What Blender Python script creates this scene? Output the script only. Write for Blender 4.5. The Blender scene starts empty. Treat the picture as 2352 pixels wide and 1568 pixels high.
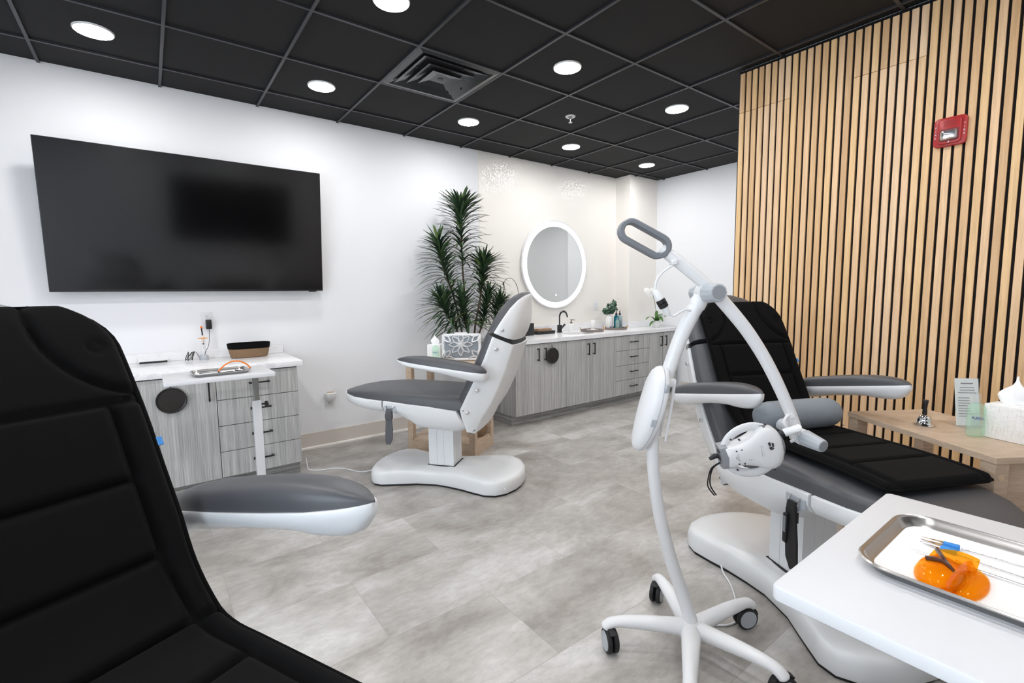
import bpy, bmesh, math, random
from mathutils import Vector, Matrix
R = math.radians
PI = math.pi
sc = bpy.context.scene
COL = sc.collection

# ------------------------------------------------------------------ camera
CAM = Vector((-1.3861, -4.2654, 1.3052))
fw = Vector((0.60026457, 0.79372033, -0.09844031))
rv = Vector((0.79681742, -0.60410016, -0.01204094))
up = Vector((0.06902495, 0.07121121, 0.99507011))
cd = bpy.data.cameras.new('camera')
cd.sensor_width = 36.0
cd.lens = 1099.05 / 2352 * 36.0
cd.clip_start = 0.02
cam = bpy.data.objects.new('camera', cd)
COL.objects.link(cam)
M = Matrix((rv, up, -fw)).transposed().to_4x4()
M.translation = CAM
cam.matrix_world = M
sc.camera = cam
# ------------------------------------------------------------------ world, exposure
w = bpy.data.worlds.new('world'); sc.world = w; w.use_nodes = True
w.node_tree.nodes['Background'].inputs[0].default_value = (0.75, 0.8, 0.9, 1)
w.node_tree.nodes['Background'].inputs[1].default_value = 0.6
sc.view_settings.view_transform = 'Standard'
sc.view_settings.look = 'None'
sc.view_settings.exposure = 1.37
sc.view_settings.gamma = 1.0
LIGHT_L = 43.0          # radiance of a downlight lens
LIGHT_C = (1.0, 0.988, 0.982)
DAY_L = 2.0             # radiance of the assumed, unseen window on the near wall
DAY_C = (0.80, 0.90, 1.0)
CEIL = 2.78

# ------------------------------------------------------------------ materials
def lin(c):
    return tuple(((v / 255) / 12.92 if v / 255 <= 0.04045 else ((v / 255 + 0.055) / 1.055) ** 2.4) for v in c)
MATS = {}
def mat(name, rgb=None, rough=0.5, metal=0.0, **kw):
    if name in MATS: return MATS[name]
    m = bpy.data.materials.new(name); m.use_nodes = True
    b = m.node_tree.nodes['Principled BSDF']
    if rgb is not None: b.inputs['Base Color'].default_value = (*lin(rgb), 1)
    b.inputs['Roughness'].default_value = rough
    b.inputs['Metallic'].default_value = metal
    for k, v in kw.items():
        b.inputs[k].default_value = v
    MATS[name] = m
    return m
class NT:
    def __init__(s, m): s.t = m.node_tree; s.b = s.t.nodes['Principled BSDF']
    def n(s, typ, **kw):
        x = s.t.nodes.new(typ)
        for k, v in kw.items():
            if k.startswith('i_'): x.inputs[k[2:].replace('_', ' ')].default_value = v
            else: setattr(x, k, v)
        return x
    def l(s, a, b): s.t.links.new(a, b)
    def pos(s, scale=(1, 1, 1), local=False):
        if local:
            o = s.n('ShaderNodeTexCoord').outputs['Object']
        else:
            o = s.n('ShaderNodeNewGeometry').outputs['Position']
        mp = s.n('ShaderNodeMapping'); mp.inputs['Scale'].default_value = scale
        s.l(o, mp.inputs['Vector']); return mp.outputs[0]
    def noise(s, vec, scale=5, detail=3, rough=.5, dist=0):
        x = s.n('ShaderNodeTexNoise'); x.inputs['Scale'].default_value = scale
        x.inputs['Detail'].default_value = detail; x.inputs['Roughness'].default_value = rough
        x.inputs['Distortion'].default_value = dist
        s.l(vec, x.inputs['Vector']); return x.outputs['Fac']
    def ramp(s, fac, stops):
        x = s.n('ShaderNodeValToRGB'); e = x.color_ramp.elements
        while len(e) < len(stops): e.new(0.5)
        for el, (p, c) in zip(e, stops):
            el.position = p; el.color = (*c, 1) if len(c) == 3 else c
        s.l(fac, x.inputs[0]); return x.outputs[0]
    def mix(s, fac, a, b, mode='MIX'):
        x = s.n('ShaderNodeMix', data_type='RGBA', blend_type=mode)
        for v, k in ((fac, 0), (a, 6), (b, 7)):
            if hasattr(v, 'links'): s.l(v, x.inputs[k])
            else: x.inputs[k].default_value = v if k == 0 else (*v, 1)
        return x.outputs[2]
    def bump(s, h, strength=.3, dist=.01):
        x = s.n('ShaderNodeBump'); x.inputs['Strength'].default_value = strength; x.inputs['Distance'].default_value = dist
        s.l(h, x.inputs['Height']); s.l(x.outputs[0], s.b.inputs['Normal'])
    def base(s, c): s.l(c, s.b.inputs['Base Color'])

m_wall = mat('white_paint', (236, 237, 240), .7)
t = NT(m_wall); t.bump(t.noise(t.pos(), 180, 2), .04, .002)
m_trim = mat('beige_trim_paint', (214, 206, 198), .45)
m_shoe = mat('white_trim_paint', (236, 232, 226), .4)
# wallpaper: beige with reflective metallic flecks
m_paper = mat('flecked_wallpaper', (240, 236, 230), .6)
t = NT(m_paper)
vo = t.n('ShaderNodeTexVoronoi'); vo.inputs['Scale'].default_value = 78; t.l(t.pos(), vo.inputs['Vector'])
msk = t.ramp(vo.outputs['Distance'], [(0.26, (1, 1, 1)), (0.34, (0, 0, 0))])
t.l(msk, t.b.inputs['Metallic'])
t.base(t.mix(msk, lin((242, 238, 232)), lin((240, 238, 234))))
rr = t.ramp(msk, [(0, (.62,) * 3), (1, (.40,) * 3)]); t.l(rr, t.b.inputs['Roughness'])
# floor
m_floor = mat('stone_look_vinyl', (178, 174, 170), .42)
t = NT(m_floor)
br = t.n('ShaderNodeTexBrick'); br.offset = .5; br.squash = 1.0
mp = t.pos(); mp.node.inputs['Location'].default_value = (.735, 2.16, 0)
t.l(mp, br.inputs['Vector'])
for k, v in (('Scale', 1), ('Mortar Size', .0011), ('Mortar Smooth', .3), ('Bias', 0), ('Brick Width', .914), ('Row Height', .452)):
    br.inputs[k].default_value = v
br.inputs['Color1'].default_value = (0, 0, 0, 1); br.inputs['Color2'].default_value = (1, 1, 1, 1); br.inputs['Mortar'].default_value = (.5, .5, .5, 1)
# shift the cloud pattern per tile
off = t.n('ShaderNodeVectorMath', operation='SCALE'); off.inputs['Scale'].default_value = 7.3
t.l(br.outputs['Color'], off.inputs[0])
add = t.n('ShaderNodeVectorMath', operation='ADD'); t.l(t.pos((1, 1.5, 1)), add.inputs[0]); t.l(off.outputs[0], add.inputs[1])
n1 = t.noise(add.outputs[0], 1.9, 6, .62, .35)
c1 = t.ramp(n1, [(.32, lin((150, 144, 138))), (.5, lin((180, 176, 171))), (.66, lin((204, 202, 200)))])
n2 = t.noise(t.pos((1, 2.2, 1)), 17, 5, .7)
c2 = t.ramp(n2, [(.3, (.82,) * 3), (.62, (1.03,) * 3)])
cc = t.mix(1.0, c1, c2, 'MULTIPLY')
tv = t.ramp(br.outputs['Color'], [(0, (.93,) * 3), (1, (1.05,) * 3)])
cc = t.mix(1.0, cc, tv, 'MULTIPLY')
cc = t.mix(br.outputs['Fac'], cc, lin((150, 145, 140)))
t.base(cc); t.bump(n2, .05, .002)
# ceiling
m_ceil = mat('black_ceiling_tile', (11, 11, 13), .85)
t = NT(m_ceil); t.bump(t.noise(t.pos(), 220, 2), .2, .002)
m_tbar = mat('black_grid_metal', (44, 44, 49), .4)
m_vent = mat('black_diffuser_enamel', (48, 48, 52), .22)
# cabinet laminate
def laminate(name, dark, light, axis='z'):
    m = mat(name, light, .5); t = NT(m)
    s = (1, 1, .012) if axis == 'z' else (.012, .012, 1)
    p = t.pos(s)
    a = t.noise(p, 300, 3, .7); b = t.noise(p, 40, 2, .6)
    x = t.n('ShaderNodeMath', operation='MULTIPLY_ADD'); t.l(a, x.inputs[0]); x.inputs[1].default_value = .68
    y = t.n('ShaderNodeMath', operation='MULTIPLY'); t.l(b, y.inputs[0]); y.inputs[1].default_value = .36
    t.l(y.outputs[0], x.inputs[2])
    mid = tuple((d + l) / 2 for d, l in zip(dark, light))
    t.base(t.ramp(x.outputs[0], [(.40, lin(dark)), (.52, lin(mid)), (.64, lin(light))]))
    return m
m_lam = laminate('grey_streaked_laminate', (150, 150, 149), (206, 205, 203))
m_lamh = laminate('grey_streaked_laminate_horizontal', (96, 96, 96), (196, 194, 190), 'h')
m_seam = mat('dark_seam', (46, 46, 50), .7)
m_quartz = mat('white_quartz', (240, 240, 242), .22)
t = NT(m_quartz); t.base(t.ramp(t.noise(t.pos((1, 1.8, 1)), 4.5, 7, .65, 1.2), [(.36, lin((226, 226, 230))), (.47, lin((241, 241, 243))), (1, lin((243, 243, 245)))]))
# slat wood
m_slat = mat('oak_slat', (222, 186, 142), .45)
t = NT(m_slat)
ri = t.n('ShaderNodeNewGeometry').outputs['Random Per Island']
cA = t.ramp(ri, [(0, lin((212, 172, 126))), (.35, lin((231, 192, 145))), (.6, lin((237, 199, 146))), (.8, lin((236, 200, 164))), (1, lin((243, 212, 170)))])
o2 = t.n('ShaderNodeVectorMath', operation='ADD'); t.l(t.pos((1, 1, .05)), o2.inputs[0])
rs = t.n('ShaderNodeMath', operation='MULTIPLY'); t.l(ri, rs.inputs[0]); rs.inputs[1].default_value = 9; t.l(rs.outputs[0], o2.inputs[1])
gr = t.ramp(t.noise(o2.outputs[0], 70, 4, .6, .6), [(.3, (.84, .81, .77)), (.6, (1.04, 1.04, 1.04))])
t.base(t.mix(1.0, cA, gr, 'MULTIPLY'))
m_black = mat('black_felt', (14, 12, 12), .95)
m_blk = mat('matte_black_metal', (24, 23, 24), .38)
m_blkp = mat('black_plastic', (20, 20, 22), .42)
# chair
m_shell = mat('white_moulded_plastic', (226, 228, 230), .3)
m_vinyl = mat('charcoal_vinyl', (76, 77, 81), .42)
t = NT(m_vinyl); t.bump(t.noise(t.pos(), 600, 2), .08, .001)
m_dark = mat('dark_rubber', (24, 24, 26), .6)
m_fab = mat('black_woven_fabric', (3, 3, 4), .9)
t = NT(m_fab)
t.b.inputs['Sheen Weight'].default_value = .012; t.b.inputs['Specular IOR Level'].default_value = .18; t.b.inputs['Sheen Roughness'].default_value = .5
t.bump(t.noise(t.pos(), 900, 2), .25, .001)
m_chrome = mat('chrome', (225, 225, 228), .07, 1.0)
m_steel = mat('brushed_steel', (190, 188, 186), .28, 1.0)
t = NT(m_steel); t.bump(t.noise(t.pos((1, 8, 8)), 120, 2), .05, .001)
m_inner = mat('grey_steel_tube', (150, 150, 148), .35, 1.0)
m_white = mat('white_plastic', (228, 229, 231), .3)
m_wlam = mat('white_laminate', (214, 215, 218), .45)
m_cup = mat('white_ceramic', (240, 240, 238), .2)
m_grey = mat('mid_grey_plastic', (142, 145, 150), .4)
m_dgrey = mat('slate_grey_plastic', (120, 124, 130), .4)
m_lgrey = mat('light_grey_plastic', (176, 181, 187), .4)
m_blue = mat('blue_plastic', (58, 146, 226), .35)
m_fgrey = mat('grey_satin_fabric', (134, 142, 150), .6)
t = NT(m_fgrey); t.bump(t.noise(t.pos((1, 1, 1)), 28, 3, .6), .25, .01)
m_wood = mat('pale_oak_laminate', (196, 168, 140), .42)
t = NT(m_wood)
gz = t.ramp(t.noise(t.pos((2, 1, 9), True), 6, 5, .6, 1.5), [(.3, lin((180, 157, 134))), (.55, lin((198, 175, 152))), (.75, lin((208, 187, 166)))])
t.base(gz)
m_red = mat('fire_red_plastic', (178, 38, 40), .35)
m_redd = mat('dark_red_plastic', (120, 24, 26), .5)
m_ink = mat('grey_ink', (120, 122, 128), .7)
m_inkd = mat('dark_ink', (60, 60, 66), .7)
m_inkb = mat('blue_ink', (52, 48, 150), .6)
m_paperw = mat('white_paper', (244, 244, 244), .8)
m_tissue = mat('tissue_paper', (250, 250, 250), .85)
m_leaf = mat('dark_green_leaf', (44, 66, 46), .42)
t = NT(m_leaf)
t.base(t.ramp(t.n('ShaderNodeNewGeometry').outputs['Random Per Island'], [(0, lin((36, 54, 40))), (.55, lin((58, 84, 60))), (.88, lin((86, 114, 74))), (1, lin((140, 168, 90)))]))
m_euc = mat('eucalyptus_leaf', (74, 108, 90), .5)
t = NT(m_euc)
t.base(t.ramp(t.n('ShaderNodeNewGeometry').outputs['Random Per Island'], [(0, lin((48, 78, 66))), (1, lin((104, 136, 112)))]))
m_orch = mat('orchid_leaf', (76, 122, 50), .35)
m_stem = mat('brown_stem', (84, 68, 54), .7)
m_gstem = mat('green_stem', (74, 84, 50), .6)
m_petal = mat('white_petal', (248, 248, 246), .6)
m_wick = mat('woven_seagrass', (150, 118, 86), .8)
t = NT(m_wick)
wv = t.n('ShaderNodeTexWave', wave_type='BANDS', bands_direction='DIAGONAL'); wv.inputs['Scale'].default_value = 95; wv.inputs['Distortion'].default_value = .6
t.l(t.pos((1, 1, 1.3)), wv.inputs['Vector'])
t.base(t.ramp(wv.outputs['Fac'], [(.35, lin((40, 32, 28))), (.55, lin((186, 150, 112)))])); t.bump(wv.outputs['Fac'], .5, .004)
m_towel = mat('tan_paper_towel', (168, 140, 116), .85)
m_tray = mat('taupe_wood', (128, 116, 110), .5)
m_brass = mat('brass', (214, 170, 112), .3, 1.0)
m_linen = mat('crosshatch_linen_print', (236, 235, 232), .7)
t = NT(m_linen)
p1 = t.noise(t.pos((.06, .06, 1)), 420, 2); p2 = t.noise(t.pos((1, 1, .06)), 420, 2)
mx = t.n('ShaderNodeMath', operation='MAXIMUM'); t.l(p1, mx.inputs[0]); t.l(p2, mx.inputs[1])
t.base(t.ramp(mx.outputs[0], [(.55, lin((243, 242, 240))), (.72, lin((218, 215, 210)))]))
m_tv = mat('black_screen_glass', (5, 5, 6), .12)
m_tvf = mat('screen_bezel', (30, 30, 34), .35)
m_mir = mat('mirror_silver', (232, 234, 232), .02, 1.0)
m_dmir = mat('dark_round_glass', (58, 54, 52), .12, .6)
m_lens = mat('strobe_lens', (220, 222, 228), .08, .85)
def emit(name, rgb, s):
    m = mat(name, (255, 255, 255)); b = m.node_tree.nodes['Principled BSDF']
    b.inputs['Emission Color'].default_value = (*rgb, 1); b.inputs['Emission Strength'].default_value = s; return m
m_lamp = emit('lit_downlight_lens', LIGHT_C, LIGHT_L)
m_ring = emit('lit_mirror_band', (1, .985, .96), 2.6)
m_ring2 = emit('softly_lit_mirror_edge', (1, .985, .96), .85)
m_day = emit('assumed_window_pane', DAY_C, DAY_L)
m_icon = emit('lit_touch_icon', (1, 1, 1), 1.0)
def clear(name, rgb, alpha, rough=.05, tint=None):
    m = mat(name, rgb, rough); b = m.node_tree.nodes['Principled BSDF']; nt = m.node_tree
    tr = nt.nodes.new('ShaderNodeBsdfTransparent'); tr.inputs[0].default_value = (*lin(tint or rgb), 1)
    mx = nt.nodes.new('ShaderNodeMixShader'); mx.inputs[0].default_value = alpha
    nt.links.new(tr.outputs[0], mx.inputs[1]); nt.links.new(b.outputs[0], mx.inputs[2])
    nt.links.new(mx.outputs[0], nt.nodes['Material Output'].inputs[0]); return m
m_orange = clear('orange_tinted_plastic', (255, 180, 24), .26, .05, (255, 216, 124))
m_orangef = mat('orange_plastic', (238, 122, 30), .3)
m_teal = clear('teal_bottle', (30, 128, 150), .6)
m_dbrown = mat('dark_brown_plastic', (70, 34, 12), .3)
m_pale = clear('clear_bottle', (206, 222, 226), .35)
m_ltliq = clear('pale_blue_liquid', (150, 192, 200), .5)
m_green = clear('green_gel_bottle', (222, 246, 232), .22, .05, (238, 251, 243))
m_clear = clear('clear_plastic', (248, 250, 250), .1)

# ------------------------------------------------------------------ mesh helpers
def new(): return bmesh.new()
def box(bm, x0, x1, y0, y1, z0, z1, bev=0, seg=2, T=None):
    r = bmesh.ops.create_cube(bm, size=1)
    vs = r['verts']
    for v in vs:
        v.co = Vector((x0 + (v.co.x + .5) * (x1 - x0), y0 + (v.co.y + .5) * (y1 - y0), z0 + (v.co.z + .5) * (z1 - z0)))
    if bev > 0:
        es = list({e for v in vs for e in v.link_edges})
        r = bmesh.ops.bevel(bm, geom=es, offset=bev, segments=seg, profile=.5, affect='EDGES')
        vs = list({v for f in r['faces'] for v in f.verts} | {v for v in vs if v.is_valid})
    if T is not None:
        for v in vs: v.co = T @ v.co
    return bm
def loft(bm, rings, cap=(True, True), closed=True):
    vr = [[bm.verts.new(p) for p in r] for r in rings]
    n = len(vr[0])
    for a, b in zip(vr[:-1], vr[1:]):
        for i in range(n if closed else n - 1):
            j = (i + 1) % n
            try: bm.faces.new((a[i], a[j], b[j], b[i]))
            except ValueError: pass
    if closed and cap[0]: bm.faces.new(list(reversed(vr[0])))
    if closed and cap[1]: bm.faces.new(vr[-1])
    return vr
def lathe(bm, prof, n=24, c=(0, 0, 0), T=None, cap=(True, True)):
    rings = []
    for r, z in prof:
        ring = [Vector((c[0] + r * math.cos(2 * PI * i / n), c[1] + r * math.sin(2 * PI * i / n), c[2] + z)) for i in range(n)]
        if T is not None: ring = [T @ p for p in ring]
        rings.append(ring)
    loft(bm, rings, cap); return bm
def frames(P):
    P = [Vector(p) for p in P]; out = []
    up0 = None
    for i in range(len(P)):
        t = (P[min(i + 1, len(P) - 1)] - P[max(i - 1, 0)]).normalized()
        if up0 is None:
            a = Vector((0, 0, 1)) if abs(t.z) < .9 else Vector((1, 0, 0))
            n = t.cross(a).normalized()
        else:
            n = (up0 - t * up0.dot(t)).normalized()
        up0 = n; out.append((P[i], t, n, t.cross(n).normalized()))
    return out
def tube(bm, P, r, n=10, flat=1.0, cap=(True, True)):
    if not hasattr(r, '__len__'): r = [r] * len(P)
    rings = []
    for (p, t, a, b), rr in zip(frames(P), r):
        rings.append([p + a * (rr * math.cos(2 * PI * i / n)) + b * (rr * flat * math.sin(2 * PI * i / n)) for i in range(n)])
    loft(bm, rings, cap); return bm
def spline(P, k=6):
    P = [Vector(p) for p in P]; out = []
    for i in range(len(P) - 1):
        p0 = P[max(i - 1, 0)]; p1 = P[i]; p2 = P[i + 1]; p3 = P[min(i + 2, len(P) - 1)]
        for j in range(k):
            u = j / k
            out.append(.5 * ((2 * p1) + (p2 - p0) * u + (2 * p0 - 5 * p1 + 4 * p2 - p3) * u * u + (3 * p1 - p0 - 3 * p2 + p3) * u ** 3))
    out.append(P[-1]); return out
def prism(bm, pts, h0, h1, bev=0, T=None, seg=2):
    """polygon pts (x,y) extruded h0..h1 along z, outward-rounded edges"""
    n = len(pts)
    area = sum(pts[i][0] * pts[(i + 1) % n][1] - pts[(i + 1) % n][0] * pts[i][1] for i in range(n))
    if area < 0: pts = list(reversed(pts))
    def inset(d):
        if d == 0: return pts
        out = []
        for i in range(n):
            a = Vector(pts[i - 1]); b = Vector(pts[i]); c = Vector(pts[(i + 1) % n])
            d1 = (b - a).normalized(); d2 = (c - b).normalized()
            n1 = Vector((-d1.y, d1.x)); n2 = Vector((-d2.y, d2.x))
            m = (n1 + n2)
            if m.length < 1e-6: m = n1
            m.normalize(); out.append(b + m * d / max(.4, m.dot(n1)))
        return out
    lv = [(h0, 0), (h1, 0)]
    if bev:
        lv = [(h0, bev)] + [(h0 + bev * (1 - math.cos(PI / 2 * k / seg)), bev * (1 - math.sin(PI / 2 * k / seg))) for k in range(1, seg + 1)]
        lv += [(h1 - bev * (1 - math.cos(PI / 2 * k / seg)), bev * (1 - math.sin(PI / 2 * k / seg))) for k in range(seg, 0, -1)] + [(h1, bev)]
    rings = []
    for h, d in lv:
        ring = [Vector((p[0], p[1], h)) for p in inset(d)]
        if T is not None: ring = [T @ p for p in ring]
        rings.append(ring)
    loft(bm, rings); return bm
def rrect(w, d, r, n=5, c=(0, 0)):
    pts = []
    for cx, cy, a0 in ((w / 2 - r, d / 2 - r, 0), (-w / 2 + r, d / 2 - r, 90), (-w / 2 + r, -d / 2 + r, 180), (w / 2 - r, -d / 2 + r, 270)):
        for k in range(n + 1):
            a = R(a0 + 90 * k / n); pts.append((c[0] + cx + r * math.cos(a), c[1] + cy + r * math.sin(a)))
    return pts
def sgnpow(x, e): return math.copysign(abs(x) ** e, x)
def cyl(bm, p0, p1, r, n=16, r2=None):
    return tube(bm, [p0, p1], [r, r if r2 is None else r2], n)

def obj(name, bm, m, parent=None, smooth=40, loc=None):
    bmesh.ops.recalc_face_normals(bm, faces=bm.faces)
    me = bpy.data.meshes.new(name); bm.to_mesh(me); bm.free()
    if m: me.materials.append(m)
    if smooth:
        for p in me.polygons: p.use_smooth = True
        try: me.set_sharp_from_angle(angle=R(smooth))
        except Exception: pass
    o = bpy.data.objects.new(name, me); COL.objects.link(o)
    if parent: o.parent = parent
    if loc: o.location = loc
    return o
def thing(name, label, cat, loc=(0, 0, 0), rotz=0, group=None):
    o = bpy.data.objects.new(name, None); COL.objects.link(o)
    o.empty_display_size = .1
    o.location = loc; o.rotation_euler = (0, 0, rotz)
    return tag(o, label, cat, group)
def tag(o, label, cat, group=None):
    o['label'] = label; o['category'] = cat
    if group: o['group'] = group
    return o
def struct(o):
    o['kind'] = 'structure'; return o
def dup(root, loc, rotz, label, group=None):
    r = root.copy(); COL.objects.link(r); r.location = loc; r.rotation_euler = (0, 0, rotz); r['label'] = label
    if group: r['group'] = group
    for ch in list(root.children):
        c = ch.copy(); COL.objects.link(c); c.parent = r
        for g in list(ch.children):
            d = g.copy(); COL.objects.link(d); d.parent = c
    return r
def text_mesh(name, body, size, m, parent, T, ext=.0006, align='CENTER'):
    cu = bpy.data.curves.new(name, 'FONT'); cu.body = body; cu.size = size; cu.extrude = ext
    cu.align_x = align; cu.align_y = 'CENTER'
    tmp = bpy.data.objects.new('tmp', cu); COL.objects.link(tmp)
    bpy.context.view_layer.update()
    me = bpy.data.meshes.new_from_object(tmp.evaluated_get(bpy.context.evaluated_depsgraph_get()))
    bpy.data.objects.remove(tmp); me.name = name
    me.transform(T); me.materials.clear(); me.materials.append(m)
    o = bpy.data.objects.new(name, me); COL.objects.link(o)
    if parent: o.parent = parent
    return o
def basis(o, ex, ey):
    ex = Vector(ex).normalized(); ey = Vector(ey).normalized(); ez = ex.cross(ey)
    m_ = Matrix((ex, ey, ez)).transposed().to_4x4(); m_.translation = Vector(o); return m_
def one(name, bm, m, label, cat, group=None, loc=None, smooth=40):
    return tag(obj(name, bm, m, None, smooth, loc), label, cat, group)
# ================================================================== SETTING
XL, XR, YB = -3.4, 4.12, -5.0
struct(obj('floor', box(new(), XL - .1, 5.4, YB - .1, .1, -.06, 0), m_floor, smooth=0))
G0X, G0Y, TS = 0.0, -.3386, .6096
struct(obj('ceiling', box(new(), XL - .1, 5.4, YB - .1, .1, CEIL + .004, CEIL + .06), m_ceil, smooth=0))
bm = new()
for i in range(-6, 10):
    x = G0X + i * TS; box(bm, x - .0085, x + .0085, YB, 0, CEIL - .008, CEIL + .006)
for j in range(0, 9):
    y = G0Y - j * TS; box(bm, XL, 5.3, y - .0085, y + .0085, CEIL - .0075, CEIL + .0065)
struct(obj('trim_1', bm, m_tbar, smooth=0))
struct(obj('wall_left', box(new(), XL - .1, 5.4, 0, .1, 0, CEIL + .02), m_wall, smooth=0))
struct(obj('wall_accent', box(new(), 1.425, 3.56, -.004, .001, 0, CEIL + .003), m_paper, smooth=0))
struct(obj('wall_column', box(new(), 3.56, XR, -.235, .001, 0, CEIL + .003), m_paper, smooth=0))
struct(obj('wall_far', box(new(), XR, XR + .3, -1.56, .02, 0, CEIL + .01), m_wall, smooth=0))
struct(obj('wall_recess', box(new(), 4.42, 4.52, YB, .02, 0, CEIL + .01), m_wall, smooth=0))
struct(obj('wall_back', box(new(), XL - .1, 5.4, YB - .1, YB, 0, CEIL + .01), m_wall, smooth=0))
WY0, WY1, WZ0, WZ1 = -4.75, -2.15, .45, 2.45
bm = new()
box(bm, XL - .1, XL, YB, WY0, 0, CEIL + .01); box(bm, XL - .1, XL, WY1, .02, 0, CEIL + .01)
box(bm, XL - .1, XL, WY0, WY1, 0, WZ0); box(bm, XL - .1, XL, WY0, WY1, WZ1, CEIL + .01)
struct(obj('wall_near', bm, m_wall, smooth=0))
wn = struct(obj('assumed_window_1', box(new(), XL - .075, XL - .065, WY0, WY1, WZ0, WZ1), m_day, smooth=0))  # assumed window, out of view: glowing pane added for cool light from the left
bm = new(); f_ = .04
box(bm, XL - .09, XL - .01, WY0, WY0 + f_, WZ0, WZ1); box(bm, XL - .09, XL - .01, WY1 - f_, WY1, WZ0, WZ1)
box(bm, XL - .09, XL - .01, WY0, WY1, WZ0, WZ0 + f_); box(bm, XL - .09, XL - .01, WY0, WY1, WZ1 - f_, WZ1)
for k in (1, 2): yy_ = WY0 + (WY1 - WY0) * k / 3; box(bm, XL - .085, XL - .02, yy_ - .02, yy_ + .02, WZ0, WZ1)
obj('assumed_window_frame', bm, m_blk, wn, smooth=0)
SX, SY = 1.9, -2.503      # slat face and wall corner
wr = struct(obj('wall_right', box(new(), SX + .022, SX + .15, YB, SY - .004, 0, CEIL + .005), m_wall, smooth=0))
obj('backing_felt', box(new(), SX + .012, SX + .0225, YB, SY - .004, 0, CEIL - .002), m_black, wr, smooth=0)
obj('corner_edge', box(new(), SX + .004, SX + .022, SY - .006, SY, 0, CEIL - .004), m_seam, wr, smooth=0)
PW = .3315
for k in range(8):
    y0 = SY - .007 - PW * k
    bm = new()
    for j in range(8):
        ya = y0 - j * PW / 8
        ya_, yb_ = ya, ya - .0295
        if yb_ < YB: continue
        top = CEIL - .022
        if k % 2 == 0:
            box(bm, SX, SX + .013, yb_, ya_, .02, 2.503, .0012, 1)
            box(bm, SX, SX + .013, yb_, ya_, 2.505, top, .0012, 1)
        else:
            box(bm, SX, SX + .013, yb_, ya_, .02, top, .0012, 1)
    obj('slat_panel', bm, m_slat, wr, smooth=0)
# baseboards
def baseboard(name, x0, x1):
    b = struct(obj(name, box(new(), x0, x1, -.014, 0, .0, .14, .003, 1), m_trim, smooth=30))
    obj('shoe_moulding', prism(new(), [(0, 0), (.016, 0), (.016, .012), (.010, .019), (0, .021)], 0, x1 - x0, T=Matrix(((0, 0, 1, x0), (-1, 0, 0, -.014), (0, 1, 0, 0), (0, 0, 0, 1)))), m_shoe, b)
baseboard('baseboard_left', -.57, 1.41)
baseboard('baseboard_near', XL, -2.05)
struct(obj('baseboard_far', box(new(), XR - .014, XR, -1.56, -.66, 0, .14, .003, 1), m_trim))

# ------------------------------------------------------------------ downlights
def downlight(x, y, label):
    t = thing('ceiling_downlight', label, 'ceiling light', (x, y, CEIL), 0, 'round ceiling downlights')
    obj('trim_ring', lathe(new(), [(.085, .0), (.0865, -.005), (.091, -.004), (.093, .0), (.093, .004), (.085, .004)], 40), m_white, t)
    obj('lens', lathe(new(), [(.0858, .003), (.0858, -.0045), (.06, -.007), (.001, -.0075)], 40), m_lamp, t)
    return t
dl = downlight(-1.524, -.643, 'round lit downlight in the black ceiling above the upper left corner of the television')
for x, y, lb in [(-.305, -1.863, 'round lit downlight cut off by the top edge of the photo, left of the vent'),
                 (-.305, -.643, 'round lit downlight above the right end of the television'),
                 (.914, -.643, 'round lit downlight in the black ceiling above the tall plant'),
                 (.914, -1.863, 'round lit downlight one tile to the right of the ceiling vent'),
                 (2.133, -1.863, 'round lit downlight nearest the far end of the slatted wall'),
                 (2.133, -.643, 'round lit downlight in the ceiling above the round mirror'),
                 (3.353, -.643, 'round lit downlight farthest off, in front of the column'),
                 (3.353, -1.863, 'round ceiling downlight hidden behind the slatted wall'),
                 (3.353, -3.082, 'added round ceiling downlight in the passage behind the slatted wall'),  # added to brighten the passage that the round mirror reflects
                 (3.353, -4.301, 'added round ceiling downlight at the far end of the passage behind the slatted wall'),  # second lamp added for the mirrored passage
                 (-1.524, -1.863, 'round ceiling downlight above the left foreground chair, out of frame'),
                 (.914, -3.082, 'round ceiling downlight just above the frame, over the right chair'),
                 (-.305, -3.082, 'round ceiling downlight above the lamp stand, out of frame'),
                 (-1.524, -3.082, 'round ceiling downlight above the camera, out of frame'),
                 (.914, -4.301, 'round ceiling downlight above the foreground tray table, out of frame'),
                 (-.305, -4.301, 'round ceiling downlight to the right of the camera, out of frame'),
                 (-1.524, -4.301, 'round ceiling downlight behind the camera, out of frame'),
                 (-2.743, -1.863, 'round ceiling downlight far to the left of the chairs, out of frame')]:
    dup(dl, (x, y, CEIL), 0, lb, 'round ceiling downlights')
# sprinkler
t = thing('fire_sprinkler', 'small white ceiling sprinkler head in a black tile right of the vent', 'sprinkler', (1.545, -1.24, CEIL))
obj('escutcheon', lathe(new(), [(.02, .004), (.02, -.004), (.034, -.007), (.042, .0), (.042, .004)], 28), m_white, t)
bm = lathe(new(), [(.008, 0), (.008, -.022), (.005, -.03), (.003, -.045)], 14)
obj('sprinkler_body', bm, m_chrome, t)
obj('deflector', lathe(new(), [(.003, -.044), (.016, -.046), (.016, -.048), (.002, -.049)], 20), m_white, t)
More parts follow.
